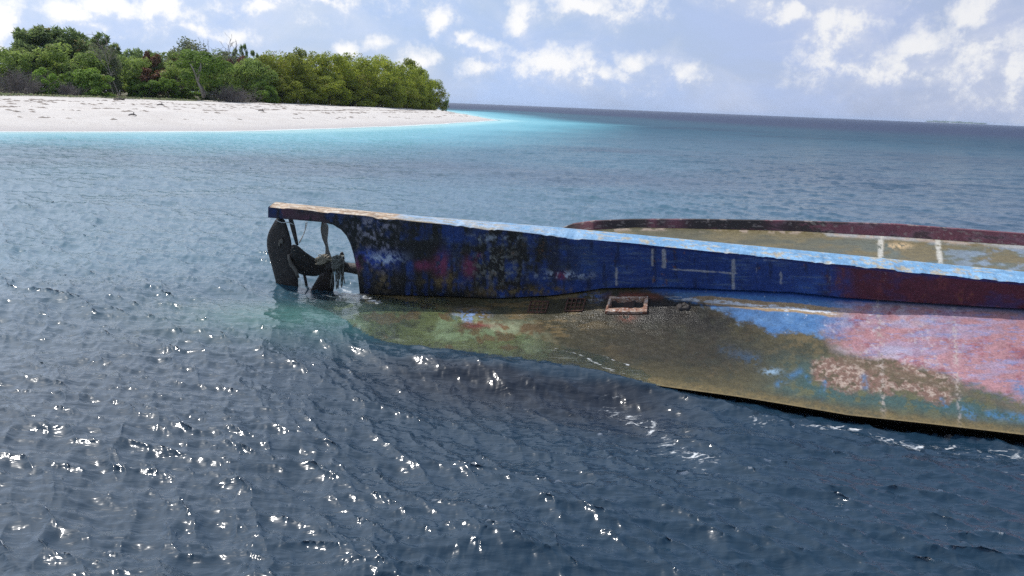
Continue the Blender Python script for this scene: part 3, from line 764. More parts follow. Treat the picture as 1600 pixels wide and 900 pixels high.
def sample_tile(tile, L, x, y):
    N = tile.shape[0]
    u = (x / L * N) % N; v = (y / L * N) % N
    iu = np.floor(u).astype(np.int32); iv = np.floor(v).astype(np.int32)
    fu = (u - iu)[..., None].astype(np.float32); fv_ = (v - iv)[..., None].astype(np.float32)
    iu %= N; iv %= N; ju = (iu + 1) % N; jv = (iv + 1) % N
    return (tile[iv, iu] * (1 - fu) + tile[iv, ju] * fu) * (1 - fv_) + (tile[jv, iu] * (1 - fu) + tile[jv, ju] * fu) * fv_

WD = np.array([-.62, -.785])
R0_, STEP = .9, .0066
nr = int(math.log(6500 / R0_) / STEP)
rad = R0_ * np.exp(np.arange(nr) * STEP)
ang = np.radians(np.concatenate([np.linspace(-180, -46, 70)[:-1], np.linspace(-46, 46, 1010), np.linspace(46, 180, 70)[1:-1]]))
na = len(ang)
RR, AA = np.meshgrid(rad, ang, indexing='ij')
X = RR * np.sin(AA); Y = RR * np.cos(AA)
T1 = wave_tile(768, 37.0, WD, .9, .06, 5.0, 1, .0138)
T2 = wave_tile(512, 11.3, np.array([-.05, -1.0]), .21, .028, 3.5, 2, .0068)
T3 = wave_tile(256, 210.0, np.array([.35, -.93]), 4.2, 1.3, 3.0, 3, .034)
near_land = land_dist(X, Y)
calm = sstep(-.5, -9, near_land)                       # waves die out on the beach
spc = RR * STEP
f1 = sstep(.7, .25, spc); f2 = sstep(.24, .08, spc); f3 = sstep(4.0, 1.4, spc)
d1 = sample_tile(T1, 37.0, X, Y); d2 = sample_tile(T2, 11.3, X * .94 - Y * .34, X * .34 + Y * .94); d3 = sample_tile(T3, 210.0, X, Y)
gust = .65 + .75 * fbm(X / 6, Y / 9, 501, 3)
# gentler water in the lee over the drowned part of the hull
bl_poly = [tuple(p[:2]) for p in at_z(np.array([430., 562, 780, 1040, 1600, 2000]), np.array([478., 490, 520, 560, 600, 640]), 0.)]
lee = sstep(.3, 1.2, seg_dist(X, Y, bl_poly)) * .5 + .5
W = (d1 * (f1 * (.55 + .9 * fbm(X / 5 + 7, Y / 7, 505, 3)))[..., None] + d2 * (f2 * gust)[..., None] + d3 * f3[..., None]) * (calm * lee)[..., None]
WX = X - W[..., 1] * 1.5; WY = Y - W[..., 2] * 1.5
crest = (d1[..., 0] / .0138)
WZ = W[..., 0]
# the swell drops off the drowned edge of the hull: a short step down on the near side of it
edge_l = [tuple(p[:2]) for p in at_z(np.array([500., 540, 578, 618, 687, 745, 860, 952, 1039, 1100]), np.array([516., 532, 547, 555, 561, 568, 581, 592, 607, 617]), 0.)]
ex = np.array([p[0] for p in edge_l]); ey = np.array([p[1] for p in edge_l])
dd = np.interp(X, ex, ey) - Y                                   # metres on the viewer's side of the edge
along = sstep(ex[1], ex[1] + .7, X) * sstep(ex[-1], ex[-1] - .5, X)
lip = dd + .16 * (fbm(X * 1.3, Y * 1.3, 577, 3) - .5)
along2 = sstep(ex[0] - .1, ex[0] + 1.9, X) * sstep(ex[-1] + .2, ex[-1] - .8, X)
WZ = WZ - .15 * along2 * sstep(-.05, .5, lip) * sstep(3.0, .5, lip)
WZ = WZ + .02 * along * sstep(-.9, -.1, dd) * sstep(.1, -.05, dd)

# how deep the hull lies under each point of the surface
Hco = np.empty(len(hull.data.vertices) * 3, np.float32); hull.data.vertices.foreach_get('co', Hco)
Hco = Hco.reshape(-1, 3) + wreck_base.astype(np.float32)
nquad_near = (NRh - 1) * (NCh - 1)
step_c = 2
sub = HN_flat[::1, ::step_c]
bvh = BVHTree.FromPolygons([Vector(p) for p in sub.reshape(-1, 3)], grid_quads(sub.shape[0], sub.shape[1]).tolist())
see = np.zeros(X.shape, np.float32); rim = np.zeros(X.shape, np.float32)
box = (X > -4.5) & (X < 7) & (Y > 4.5) & (Y < 11.2)
ii, jj = np.nonzero(box)
dn_ = Vector((0, 0, -1))
for i, j in zip(ii.tolist(), jj.tolist()):
    hit = bvh.ray_cast(Vector((WX[i, j], WY[i, j], 3.0)), dn_)
    if hit[0] is not None:
        dep = WZ[i, j] - hit[0].z
        see[i, j] = math.exp(-max(dep, 0) * 1.5) * .96
        rim[i, j] = math.exp(-(dep / .028) ** 2)

# colour of the water itself: turquoise over the shelf, slate blue where it is deep
DEEP = np.array([.007, .016, .034]); MID = np.array([.014, .05, .088]); TEAL = np.array([.025, .105, .155]); TURQ = np.array([.17, .42, .49]); PALE = np.array([.45, .7, .7])
wob = 5 * (fbm(X / 11, Y / 11, 521, 4) - .5)
off = -near_land
wsc = 1 + .9 * sstep(-27, -9, X)
spit = seg_dist(X, Y, [(-6, 129), (-1, 127), (3, 121)])
off2 = np.minimum(np.where(off > 0, off / wsc, off), spit * 1.3 + 3.2) + wob * .55
bar = seg_dist(X, Y, [(10, 112), (30, 84), (58, 76), (110, 80)]) + wob * 1.4
body = np.zeros(X.shape + (3,)) + MID
body = mixc(body, TEAL, .9 * sstep(52, 10, off2) * (1 - .55 * sstep(2, 22, X)) * sstep(.2, .7, .5 + 1.3 * (fbm(X / 16, Y / 10, 531, 4) - .4)))
body = mixc(body, TEAL * np.array([.75, .92, .95]), .16 * sstep(18, 3, bar))
west = 1 - .15 * sstep(-14, -24, X)
body = mixc(body, TURQ * np.array([.6, .78, .82]), sstep(14, 5, off2) * west)
body = mixc(body, TURQ, sstep(8, 3, off2) * west)
body = mixc(body, PALE, sstep(3.4, .8, off2 - wob * .6) * .7)
body = mixc(body, [.016, .03, .075], sstep(120, 260, RR) * sstep(24, 50, off2))
body = mixc(body, DEEP, sstep(14, 7, RR) * .8)
body = mixc(body, [.006, .011, .022], .92 * along2 * sstep(-.02, .12, lip) * sstep(1.5, .4, lip))  # dark band painted along the step, standing in for the missing sky reflection
# sunk stern brightens the water a little, green
stn = at_z(np.array(470.), np.array(495.), 0.)
body = mixc(body, [.05, .15, .13], .8 * np.exp(-(((X - stn[0]) / 1.3) ** 2 + ((Y - stn[1]) / .8) ** 2)))
# foam: drifting streaks by the wreck, the wash at its edge, the swash on the beach
foam = np.zeros(X.shape)
def pxline(pts): return [tuple(p[:2]) for p in at_z(np.array([float(a) for a, _ in pts]), np.array([float(b) for _, b in pts]), 0.)]
for pts, w, a in (([(960, 612), (1010, 640), (1060, 690), (1110, 712)], .34, .73), ([(1180, 655), (1330, 668), (1440, 690), (1560, 700), (1640, 718)], .2, .72),
                  ([(1330, 664), (1380, 680), (1480, 698), (1560, 706)], .18, .72), ([(1420, 705), (1520, 712), (1600, 716)], .12, .6), ([(990, 650), (1120, 700)], .5, .55), ([(1250, 668), (1600, 715)], .5, .5),
                  ([(455, 452), (500, 455), (560, 462)], .12, .75), ([(535, 440), (560, 460), (590, 475)], .16, .85), ([(900, 650), (1100, 720)], .6, .62), ([(1250, 695), (1640, 735)], .35, .6), ([(960, 720), (1100, 800)], .3, .52)):
    foam = np.maximum(foam, a * np.exp(-(seg_dist(X, Y, pxline(pts)) / w) ** 2))
for pts, w, a in (([(775, 506), (832, 496), (846, 512), (872, 532), (915, 548), (950, 560), (985, 572), (1010, 572), (1045, 583)], .05, .9), ([(790, 508), (835, 500), (838, 506)], .05, .95), ([(868, 548), (905, 556), (960, 582), (1010, 590)], .06, .85)):
    foam = np.maximum(foam, a * np.exp(-(seg_dist(X, Y, pxline(pts)) / w) ** 2))
foam = np.maximum(foam, .6 * rim)
sw = np.exp(-((off - .4 - 1.2 * (fbm(X / 5, Y / 5, 551, 3) - .5)) / 1.0) ** 2) + .6 * np.exp(-((off - 3.4 - 3 * (fbm(X / 8, Y / 8, 561, 3) - .5)) / .45) ** 2)
foam = np.maximum(foam, np.clip(sw, 0, 1) * sstep(20, 40, RR))
caps = sstep(2.2, 3.0, crest * gust) * .5 * sstep(14, 30, RR) * sstep(260, 150, RR)
foam = np.maximum(foam, caps)
rough = .105 + .03 * sstep(8, 30, RR) + .12 * sstep(50, 200, RR) + .16 * sstep(200, 1500, RR)
see = see * sstep(-3.6, -2.2, X)
thin = np.clip(np.exp(-np.clip(off, 0, None) * 1.1), 0, 1) * .9            # the last film of water over the sand
see = np.maximum(see, thin)

nv = nr * na
V = np.concatenate([np.stack([WX, WY, WZ], -1).reshape(-1, 3), [[0, 0, 0]]])
q = grid_quads(nr, na, 0, True)
i = np.arange(na); tri = np.stack([np.full(na, nv), i, (i + 1) % na], -1)[:, [0, 2, 1]]
ap = lambda a: np.append(a.ravel(), a.ravel()[0])

m, nt = new_mat('sea_water'); t = NT(nt)
pos = t.n('ShaderNodeNewGeometry').outputs['Position']
dist = t.vmath('LENGTH', pos)
p2 = t.vmath('MULTIPLY', pos, (1, 1, .3))
rot = t.n('ShaderNodeMapping', {'Vector': p2, 'Rotation': (0, 0, .65), 'Scale': (.4, 1.5, 1)}).outputs[0]
na_ = t.noise(rot, 8, 3, .5, .3)
nb = t.noise(rot, 1.3, 4, .5, .3)
nc = t.noise(rot, .22, 5, .65, .3)
nd = t.noise(rot, .03, 4, .65)
h = t.math('ADD', t.math('MULTIPLY', na_, t.ramp(dist, 4, 40, .015, 0.0)), t.math('MULTIPLY', nb, t.ramp(dist, 10, 45, .005, .13)))
h = t.math('ADD', h, t.math('MULTIPLY', nc, t.ramp(dist, 60, 400, .0, .9)))
h = t.math('ADD', h, t.math('MULTIPLY', nd, t.ramp(dist, 300, 2500, .0, 6.0)))
bmp = t.n('ShaderNodeBump', {'Height': h, 'Strength': 1.0, 'Distance': 1.0})
fr_ = t.n('ShaderNodeFresnel', {'IOR': 1.333, 'Normal': bmp}).outputs[0]
fr_ = t.math('MINIMUM', t.math('MULTIPLY', fr_, t.ramp(dist, 8, 60, 1.25, .9)), t.ramp(dist, 6, 120, .44, .15))
body_c = t.attr('body', 'Color')
dif = t.n('ShaderNodeBsdfDiffuse', {'Color': body_c, 'Normal': bmp})
tr = t.n('ShaderNodeBsdfTransparent', {'Color': (.9, .97, .89, 1)})
under = t.n('ShaderNodeMixShader', {0: t.attr('see'), 1: dif, 2: tr})
g1 = t.n('ShaderNodeBsdfGlossy', {'Color': (1, 1, 1, 1), 'Roughness': t.attr('rough'), 'Normal': bmp})
g2 = t.n('ShaderNodeBsdfGlossy', {'Color': (1, 1, 1, 1), 'Roughness': t.math('ADD', t.attr('rough'), .2), 'Normal': bmp})     # the finest wind ripples
gl = t.n('ShaderNodeMixShader', {0: t.ramp(dist, 7, 26, .27, .12), 1: g1, 2: g2})
surf = t.n('ShaderNodeMixShader', {0: fr_, 1: under, 2: gl})
# foam breaks into lace
fpos = t.n('ShaderNodeMapping', {'Vector': p2, 'Rotation': (0, 0, .3), 'Scale': (.8, 1.5, 1)}).outputs[0]
warp = t.n('ShaderNodeTexNoise', {'Vector': fpos, 'Scale': 3.5, 'Detail': 4.0}).outputs[1]
fp = t.vmath('ADD', fpos, t.vmath('SCALE', t.vmath('SUBTRACT', warp, (.5, .5, .5)), None)) if False else fpos
mpx = t.n('ShaderNodeVectorMath', {0: t.vmath('SUBTRACT', warp, (.5, .5, .5))}, operation='SCALE'); mpx.inputs['Scale'].default_value = .5
fp = t.vmath('ADD', fpos, mpx.outputs[0])
vor = t.n('ShaderNodeTexVoronoi', {'Vector': fp, 'Scale': 7.0}, feature='DISTANCE_TO_EDGE').outputs[0]
lace = t.math('SUBTRACT', 1.0, t.ramp(vor, 0.0, .16))
fn = t.noise(fp, 8.0, 5, .7)
fa = t.attr('foam')
fm = t.math('ADD', t.math('MULTIPLY', fa, .95), t.math('ADD', t.math('MULTIPLY', lace, .14), t.math('MULTIPLY', fn, 1.0)))
fm = t.math('MULTIPLY', t.ramp(fm, 1.28, 1.5), t.ramp(fa, .03, .2))
fd = t.n('ShaderNodeBsdfDiffuse', {'Color': (.72, .74, .75, 1)})
surf = t.n('ShaderNodeMixShader', {0: t.math('MULTIPLY', fm, .85), 1: surf, 2: fd})
t.n('ShaderNodeOutputMaterial', {'Surface': surf})
SEAMAT = m
bodyv = np.concatenate([body.reshape(-1, 3), body.reshape(-1, 3)[:1]])
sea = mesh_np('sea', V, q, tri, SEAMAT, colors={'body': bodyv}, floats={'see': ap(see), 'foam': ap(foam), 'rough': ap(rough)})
tag(sea, 'choppy blue sea turning turquoise along the beach', kind='structure')
del V, q, W, d1, d2, d3, WX, WY, WZ, body, foam, see

# ------------------------------------------------------------------ trees
def leaf_mat(name, c1, c2, c3, trans=.55):
    m, nt = new_mat(name); t = NT(nt)
    k = t.attr('tint'); r = t.n('ShaderNodeObjectInfo').outputs['Random']
    c = t.mix(k, c1, c2); c = t.mix(t.ramp(t.attr('fleck'), .8, .95), c, c3)
    sc = t.n('ShaderNodeVectorMath', {0: c}, operation='SCALE'); t.set(sc.inputs['Scale'], t.ramp(r, 0, 1, .8, 1.2))
    d = t.n('ShaderNodeBsdfPrincipled', {'Base Color': sc.outputs[0], 'Roughness': .55})
    d.inputs['Specular IOR Level'].default_value = .25
    tl = t.n('ShaderNodeBsdfTranslucent', {'Color': sc.outputs[0]})
    s = t.n('ShaderNodeMixShader', {0: trans, 1: d, 2: tl}); t.n('ShaderNodeOutputMaterial', {'Surface': s})
    return m
L_OLIVE = leaf_mat('olive_leaves', (0.192, 0.240, 0.026), (0.360, 0.396, 0.054), (0.341, 0.275, 0.077))
L_MID = leaf_mat('green_leaves', (.16, .235, .055), (.28, .36, .085), (.29, .26, .1))
L_BRIGHT = leaf_mat('fresh_leaves', (.15, .26, .04), (.27, .4, .07), (.28, .29, .08))
L_DARK = leaf_mat('dark_leaves', (.16, .23, .08), (.26, .34, .125), (.3, .22, .1))
L_RUST = leaf_mat('withered_leaves', (0.182, 0.085, 0.046), (0.299, 0.143, 0.078), (.12, .12, .05), .2)
L_GREY = leaf_mat('dull_leaves', (.16, .2, .1), (.26, .29, .16), (.27, .22, .14))
BARK = noise_material('bark', (.16, .135, .11), (.08, .065, .05), 3, .9, .6)
PALEBARK = noise_material('pale_bark', (.26, .23, .19), (.17, .15, .12), 3, .9, .5)
TWIG = noise_material('bare_twigs', (.19, .165, .15), (.12, .1, .09), 2, .9, .2)

def crown_mesh(name, seed, kind, n_lobe, n_leaf, size, mat):
    """unit crown: base z 0, height 1, about 1 across; many separate leaf-sized faces gathered in clumps"""
    r = np.random.default_rng(seed)
    L = []
    tries = 0
    while len(L) < n_lobe and tries < 5000:
        tries += 1
        p = r.uniform(-1, 1, 3)
        if kind == 'dome':
            z = (p[2] + 1) / 2; R = .5 * (math.sqrt(max(0, 1 - max(0, (z - .35) / .65) ** 2)))
            q = np.array([p[0] * .5, p[1] * .5]); d = np.hypot(*q)
            if d > R or d < R * .45 and z < .75: continue
            L.append((q[0] * .86, q[1] * .86, .07 + z * .83, r.uniform(.09, .15)))
        elif kind == 'round':
            z = (p[2] + 1) / 2; R = .5 * math.sqrt(max(0, 1 - ((z - .6) / .55) ** 2)) if z > .12 else .3
            q = np.array([p[0] * .5, p[1] * .5]); d = np.hypot(*q)
            if d > R or d < R * .4 and z < .75: continue
            L.append((q[0] * .9, q[1] * .9, .1 + z * .8, r.uniform(.09, .16)))
        elif kind == 'tall':
            z = (p[2] + 1) / 2; R = .5 * (1 - .55 * z ** 3) * (.65 + .35 * min(1, z * 3))
            q = np.array([p[0] * .5, p[1] * .5])
            if np.hypot(*q) > R: continue
            L.append((q[0], q[1], .12 + z * .82, r.uniform(.07, .13)))
        elif kind == 'fir':
            z = (p[2] + 1) / 2; R = .5 * (1 - z) ** .75 + .05
            q = np.array([p[0] * .5, p[1] * .5])
            if np.hypot(*q) > R: continue
            L.append((q[0], q[1], .08 + z * .88, r.uniform(.05, .09)))
    L = np.array(L); n_lobe = len(L)
    li = r.integers(0, n_lobe, n_leaf)
    d = r.standard_normal((n_leaf, 3)); d /= np.linalg.norm(d, axis=1, keepdims=True)
    rad = L[li, 3] * r.uniform(.45, 1.08, n_leaf) ** .6
    fl = .8 if kind != 'fir' else .55
    C = L[li, :3] + d * rad[:, None] * np.array([1, 1, fl])
    out = C - np.array([0, 0, .45]); out /= np.linalg.norm(out, axis=1, keepdims=True)
    nrm = d * .7 + out * .5 + r.standard_normal((n_leaf, 3)) * .55 + np.array([0, 0, .35]); nrm /= np.linalg.norm(nrm, axis=1, keepdims=True)
    a = np.cross(nrm, r.standard_normal((n_leaf, 3))); a /= np.linalg.norm(a, axis=1, keepdims=True)
    if kind in ('tall', 'fir'):
        a = d + r.standard_normal((n_leaf, 3)) * .35; a -= (a * nrm).sum(1, keepdims=True) * nrm * .7; a /= np.linalg.norm(a, axis=1, keepdims=True)
    b = np.cross(nrm, a); b /= np.linalg.norm(b, axis=1, keepdims=True) + 1e-9
    s = size * r.uniform(.6, 1.35, n_leaf)[:, None]
    asp = {'tall': (1.7, .42), 'fir': (1.6, .4)}.get(kind, (1.05, .62))
    V = np.stack([C - a * s * asp[0] * .5, C + b * s * asp[1] * .5 + nrm * s * .12, C + a * s * asp[0] * .5, C - b * s * asp[1] * .5 + nrm * s * .12], 1)
    tint = np.clip(r.random(n_lobe)[li] * .7 + r.random(n_leaf) * .4 - .05, 0, 1); fleck = r.random(n_lobe)[li] * .55 + r.random(n_leaf) * .45
    o = mesh_np(name, V.reshape(-1, 3), np.arange(n_leaf * 4).reshape(-1, 4), mat=mat, smooth=False, floats={'tint': np.repeat(tint, 4), 'fleck': np.repeat(fleck, 4)})
    me = o.data; bpy.data.objects.remove(o); return me

def limb_tree(A, base, d, length, rad, depth, r, bend=.35, n=5, split=(2, 4), shrink=.68, up=.15, minr=.006):
    p = np.array(base, float); d = np.array(d, float) / np.linalg.norm(d); pts = [p.copy()]
    for k in range(n):
        d = d + r.standard_normal(3) * bend * .3 + np.array([0, 0, up * .3]); d /= np.linalg.norm(d)
        p = p + d * length / n; pts.append(p.copy())
    A.tube(np.array(pts), np.linspace(rad, max(rad * .6, minr), n + 1), 6 if depth > 1 else 4)
    if depth > 0:
        for _ in range(r.integers(*split)):
            k = r.integers(2, n + 1); q = d + r.standard_normal(3) * .62; limb_tree(A, pts[k], q, length * shrink * r.uniform(.8, 1.15), rad * .55, depth - 1, r, bend, n, split, shrink, up, minr)

def trunk_mesh(name, seed, mat):
    r = np.random.default_rng(seed); A = Acc()
    limb_tree(A, (0, 0, -.03), (.08 * r.standard_normal(), .08 * r.standard_normal(), 1), .42, .028, 3, r, .3, 5, (3, 5), .62, .2, .003)
    o = A.build(name, mat); me = o.data; bpy.data.objects.remove(o); return me

CM = {
    'dome': [crown_mesh('crown', 10 + k, 'dome', 60, 9500, .036, L_OLIVE) for k in range(4)],
    'mid': [crown_mesh('crown', 20 + k, 'round', 38, 6000, .042, L_MID) for k in range(3)],
    'bright': [crown_mesh('crown', 30 + k, 'dome', 30, 5000, .055, L_BRIGHT) for k in range(2)],
    'dark': [crown_mesh('crown', 40 + k, 'tall', 44, 5600, .06, L_DARK) for k in range(3)],
    'rust': [crown_mesh('crown', 50 + k, 'round', 26, 4200, .06, L_RUST) for k in range(2)],
    'fir': [crown_mesh('crown', 60 + k, 'fir', 60, 4800, .055, L_DARK) for k in range(2)],
    'grey': [crown_mesh('crown', 70 + k, 'round', 40, 5200, .042, L_GREY) for k in range(2)],
}
TM = [trunk_mesh('trunk', 80 + k, BARK) for k in range(3)]
NAMES = {'dome': 'beach_tree', 'mid': 'broadleaf_tree', 'bright': 'leafy_bush', 'dark': 'tall_tree', 'rust': 'withered_tree', 'fir': 'pointed_tree', 'grey': 'dull_tree'}
tcount = {}
def place_size(px, Y, topy, wpx):
    """world base, height and width of something seen at px columns wide, standing at depth Y"""
    d = ray(px, topy); T = CAM + d * (Y / d[1])
    gz = float(ground_z(np.array(T[0]), np.array(T[1])))
    gz = max(gz, .25)
    return np.array([T[0], T[1], gz - .06]), (T[2] - gz + .06) * 1.05, wpx * np.linalg.norm(T - CAM) / FPX

def tree(kind, px, Y, topy, wpx, label, group='trees of the island wood', lift=0.0):
    wpx = wpx * {'tall_tree': 1.35, 'broadleaf_tree': 1.15}.get(NAMES[kind], 1.0)
    base, hgt, wid = place_size(px, Y, topy, wpx)
    k = tcount.get(kind, 0); tcount[kind] = k + 1
    root = empty(NAMES[kind], base); tag(root, label, 'bush' if kind == 'bright' else 'tree', group)
    root.rotation_euler.z = rng.uniform(0, 6.28)
    for nm, me in (('crown', CM[kind][k % len(CM[kind])]), ('trunk', TM[k % 3])):
        o = bpy.data.objects.new(nm, me); COL.objects.link(o); o.parent = root
        if nm == 'crown':
            o.location.z = lift * hgt; o.scale = (wid, wid * (.9 + .2 * rng.random()), hgt * (1 - lift))
        else:
            o.scale = (wid * .9, wid * .9, hgt * .92)
    return root

T_ = tree
# left end, from the edge of the photograph inwards
T_('mid', 6, 84, 72, 62, 'mid green tree cut by the left edge of the photo behind the grey bare bush')
T_('dark', 62, 92, 48, 62, 'tall dark tree with spiky crown, left shoulder of the tallest clump')
T_('dark', 96, 94, 38, 66, 'tallest dark tree of the wood, its spiky top against white cloud')
T_('dark', 132, 98, 44, 58, 'tall dark tree with rusty tufts, right shoulder of the tallest clump')
T_('dark', 158, 102, 68, 44, 'lower dark spiky tree stepping down right of the tallest clump')
T_('mid', 48, 88, 72, 58, 'leafy green tree below the left shoulder of the tallest clump')
T_('mid', 112, 88, 72, 74, 'broad mid green tree standing right in front of the tallest spiky tree')
T_('bright', 68, 79, 100, 40, 'small fresh green bush between the two bare grey bushes')
T_('bright', 142, 82, 104, 58, 'bright green rounded bush at the sand beside the low bare thicket')
T_('bright', 112, 82, 108, 44, 'smaller green bush overhanging the low bare thicket')
T_('grey', 163, 90, 70, 44, 'dull grey green thin tree behind the leaning bare trunk')
T_('rust', 183, 108, 76, 26, 'small brown withered crown peeping over the trees right of the leaning trunk')
T_('mid', 196, 94, 84, 58, 'dull green bushy tree just right of the leaning bare trunk')
T_('dark', 212, 106, 73, 40, 'dark green crown behind the withered trees, at its left')
T_('rust', 233, 102, 82, 36, 'rust brown withered tree, the upper and farther of two')
T_('rust', 236, 95, 104, 44, 'rust brown withered tree, the lower and nearer of two', lift=.25)
T_('bright', 236, 93, 124, 46, 'green undergrowth bush below the nearer rust brown tree')
T_('bright', 216, 93, 118, 34, 'green shrub at the sand left of the rust brown trees')
T_('mid', 254, 104, 80, 40, 'pale green crown just right of the upper rust brown tree')
T_('rust', 270, 106, 86, 26, 'small rust brown crown left of the forked pale trunk')
T_('grey', 292, 112, 61, 72, 'broad grey green round tree rising behind the forked pale trunk')
T_('mid', 270, 97, 98, 54, 'mid green tree with bushy foot left of the forked pale trunk')
T_('bright', 262, 93, 120, 34, 'low green bush at the sand, left foot of the forked pale tree')
T_('bright', 292, 100, 130, 50, 'low green undergrowth filling the gap left of the forked pale trunk')
T_('bright', 336, 101, 130, 44, 'low green undergrowth between the forked pale trunk and the wide leafless bush')
T_('grey', 345, 108, 82, 54, 'grey green crown under the leafless tree on the skyline')
T_('fir', 361, 110, 62, 34, 'dark pointed tree, leftmost and tallest of the three pointed crowns')
T_('fir', 379, 112, 65, 26, 'dark pointed tree, the slim middle one of the three pointed crowns')
T_('fir', 397, 114, 67, 36, 'dark pointed tree, rightmost of the three pointed crowns')
T_('rust', 369, 106, 82, 38, 'dark tree with rusty leaves just below the three pointed crowns')
T_('mid', 352, 101, 96, 58, 'green tree directly behind the large bare grey bush')
T_('mid', 402, 104, 92, 56, 'shaggy green tree between the bare grey bush and the olive grove')
T_('bright', 415, 101, 122, 40, 'green bush at the left foot of the olive grove')
# the olive grove on the point, back to front
D1 = 'olive grove on the point'
for px, Y, ty, w, lb in (
    (432, 126, 77, 46, 'olive tree in the back row of the grove, at its left end'),
    (462, 130, 73, 44, 'highest olive tree crown in the back row of the grove'),
    (500, 134, 77, 48, 'darker crown in the grove back row, right of the highest crown'),
    (545, 138, 81, 50, 'low crown at the middle of the grove back row'),
    (592, 146, 82, 56, 'wide crown forming the even right part of the grove skyline'),
    (634, 152, 90, 50, 'crown where the grove skyline starts to slope down to the sea'),
    (424, 108, 84, 56, 'yellow green olive tree at the left front corner of the grove'),
    (452, 112, 80, 62, 'olive tree second from the left in the front of the grove'),
    (488, 116, 82, 64, 'tall front tree of the grove above the driftwood branches, at their left'),
    (524, 119, 83, 62, 'front tree of the grove rising above the driftwood branches'),
    (560, 123, 86, 62, 'front tree of the grove right of the driftwood branches'),
    (596, 128, 87, 62, 'broad olive tree in the right half of the grove front'),
    (630, 136, 94, 58, 'olive tree in the bend of the grove near the point'),
    (656, 144, 104, 48, 'steep sided olive tree second from the seaward end of the grove'),
    (674, 149, 122, 38, 'last and lowest olive tree at the seaward end of the grove'),
    (440, 106, 118, 50, 'low olive bush in front at the left foot of the grove'),
    (474, 111, 122, 54, 'low olive bush at the foot of the grove left of the dark gap'),
    (512, 115, 118, 56, 'low olive bush with drooping leaves just left of the driftwood branches'),
    (552, 119, 122, 56, 'low olive bush right behind the driftwood branches'),
    (590, 124, 124, 58, 'low olive bush in the right half of the grove foot'),
    (626, 132, 128, 52, 'low olive bush overhanging the sand near the point'),
    (655, 140, 134, 42, 'lowest olive bush before the seaward end of the grove')):
    T_('dome', px, Y, ty, w * 1.3, lb, D1)
T_('mid', 697, 150, 154, 9, 'tiny green shrub alone at the tip of the point', 'shrubs on the sand')
# the wood behind
for px, Y, ty, w in ((20, 112, 84, 60), (150, 120, 86, 70), (205, 124, 88, 60), (240, 122, 90, 60), (285, 124, 84, 60), (330, 124, 80, 60), (390, 124, 84, 60), (425, 136, 86, 60)):
    T_('mid', px, Y, ty, w, 'green tree deep in the wood, mostly hidden behind the front trees', 'hidden trees of the back wood')

# bare bushes: domes of fine grey twigs
def bare_bush(px, Y, topy, wpx, label, seed, n=150, stem=.02):
    base, hgt, wid = place_size(px, Y, topy, wpx); r = np.random.default_rng(seed); A = Acc()
    for _ in range(n):
        a = r.uniform(0, 6.28); tl = r.uniform(.05, 1.35)
        d = np.array([math.cos(a) * math.sin(tl), math.sin(a) * math.sin(tl), math.cos(tl)])
        L = 1 / math.sqrt((d[0] ** 2 + d[1] ** 2) / (wid * .5) ** 2 + (d[2] / hgt) ** 2) * r.uniform(.5, .8)
        o = np.array([r.normal() * wid * .12, r.normal() * wid * .1, 0])
        limb_tree(A, o, d, L * .62, stem, 2, r, .5, 4, (3, 5), .55, .12, .012)
    o = A.build('bare_bush', TWIG, smooth=False); o.location = base; tag(o, label, 'bush', 'leafless bushes by the sand'); return o
bare_bush(24, 76, 92, 104, 'large grey leafless bush at the left edge of the photo', 1, 110)
bare_bush(103, 79, 122, 66, 'low grey leafless thicket in front of the bright green rounded bush', 2, 70)
bare_bush(362, 94.5, 124, 92, 'wide grey leafless bush standing alone on the sand before the grove', 3, 120)

def bare_tree(px, Y, topy, label, seed, lean, mat, name='bare_tree', h0=.34, depth=4, rad=.014, split=(2, 4), w=None):
    base, hgt, wid = place_size(px, Y, topy, 30); r = np.random.default_rng(seed); A = Acc()
    limb_tree(A, (0, 0, -.1), lean, hgt * h0, hgt * rad, depth, r, .3, 6, split, .72, .25, .018)
    o = A.build(name, mat); o.location = base; tag(o, label, 'tree', 'leafless trees'); return o
bare_tree(340, 106, 64, 'leafless grey tree on the skyline left of the pointed crowns', 11, (.05, 0, 1), TWIG, h0=.46, depth=4, split=(3, 5), rad=.012)
# leaning pale trunk
def leaning(px0, py_top, px1, Y, label, forks, seed, rad):
    base, hgt, _ = place_size(px1, Y, py_top, 10); top, _, _ = place_size(px0, Y, py_top, 10)
    r = np.random.default_rng(seed); A = Acc(); t = np.linspace(0, 1, 9)
    path = np.stack([(top[0] - base[0]) * (t + .15 * np.sin(t * 3.1)), -.3 * t, hgt * t - .1], -1)
    A.tube(path, np.linspace(rad, rad * .4, 9), 7)
    for k, dx, dz, L in forks:
        limb_tree(A, path[k], (dx, -.1, dz), L, rad * .5, 2, r, .3, 5, (2, 4), .6, .15, .02)
    o = A.build('leaning_tree', PALEBARK); o.location = base; tag(o, label, 'tree', 'leafless trees'); return o
leaning(167, 88, 184, 84.5, 'thin bare pale trunk leaning left over the sand', ((5, -.6, .8, 1.8), (6, .5, .9, 1.6), (7, -.4, 1, 1.5), (8, .2, 1, 1.3), (8, -.7, .7, 1.4)), 5, .07)
leaning(172, 122, 178, 84.0, 'short bare stem at the foot of the leaning pale trunk', ((5, -.5, .8, .8), (7, .4, 1, .7)), 6, .07)
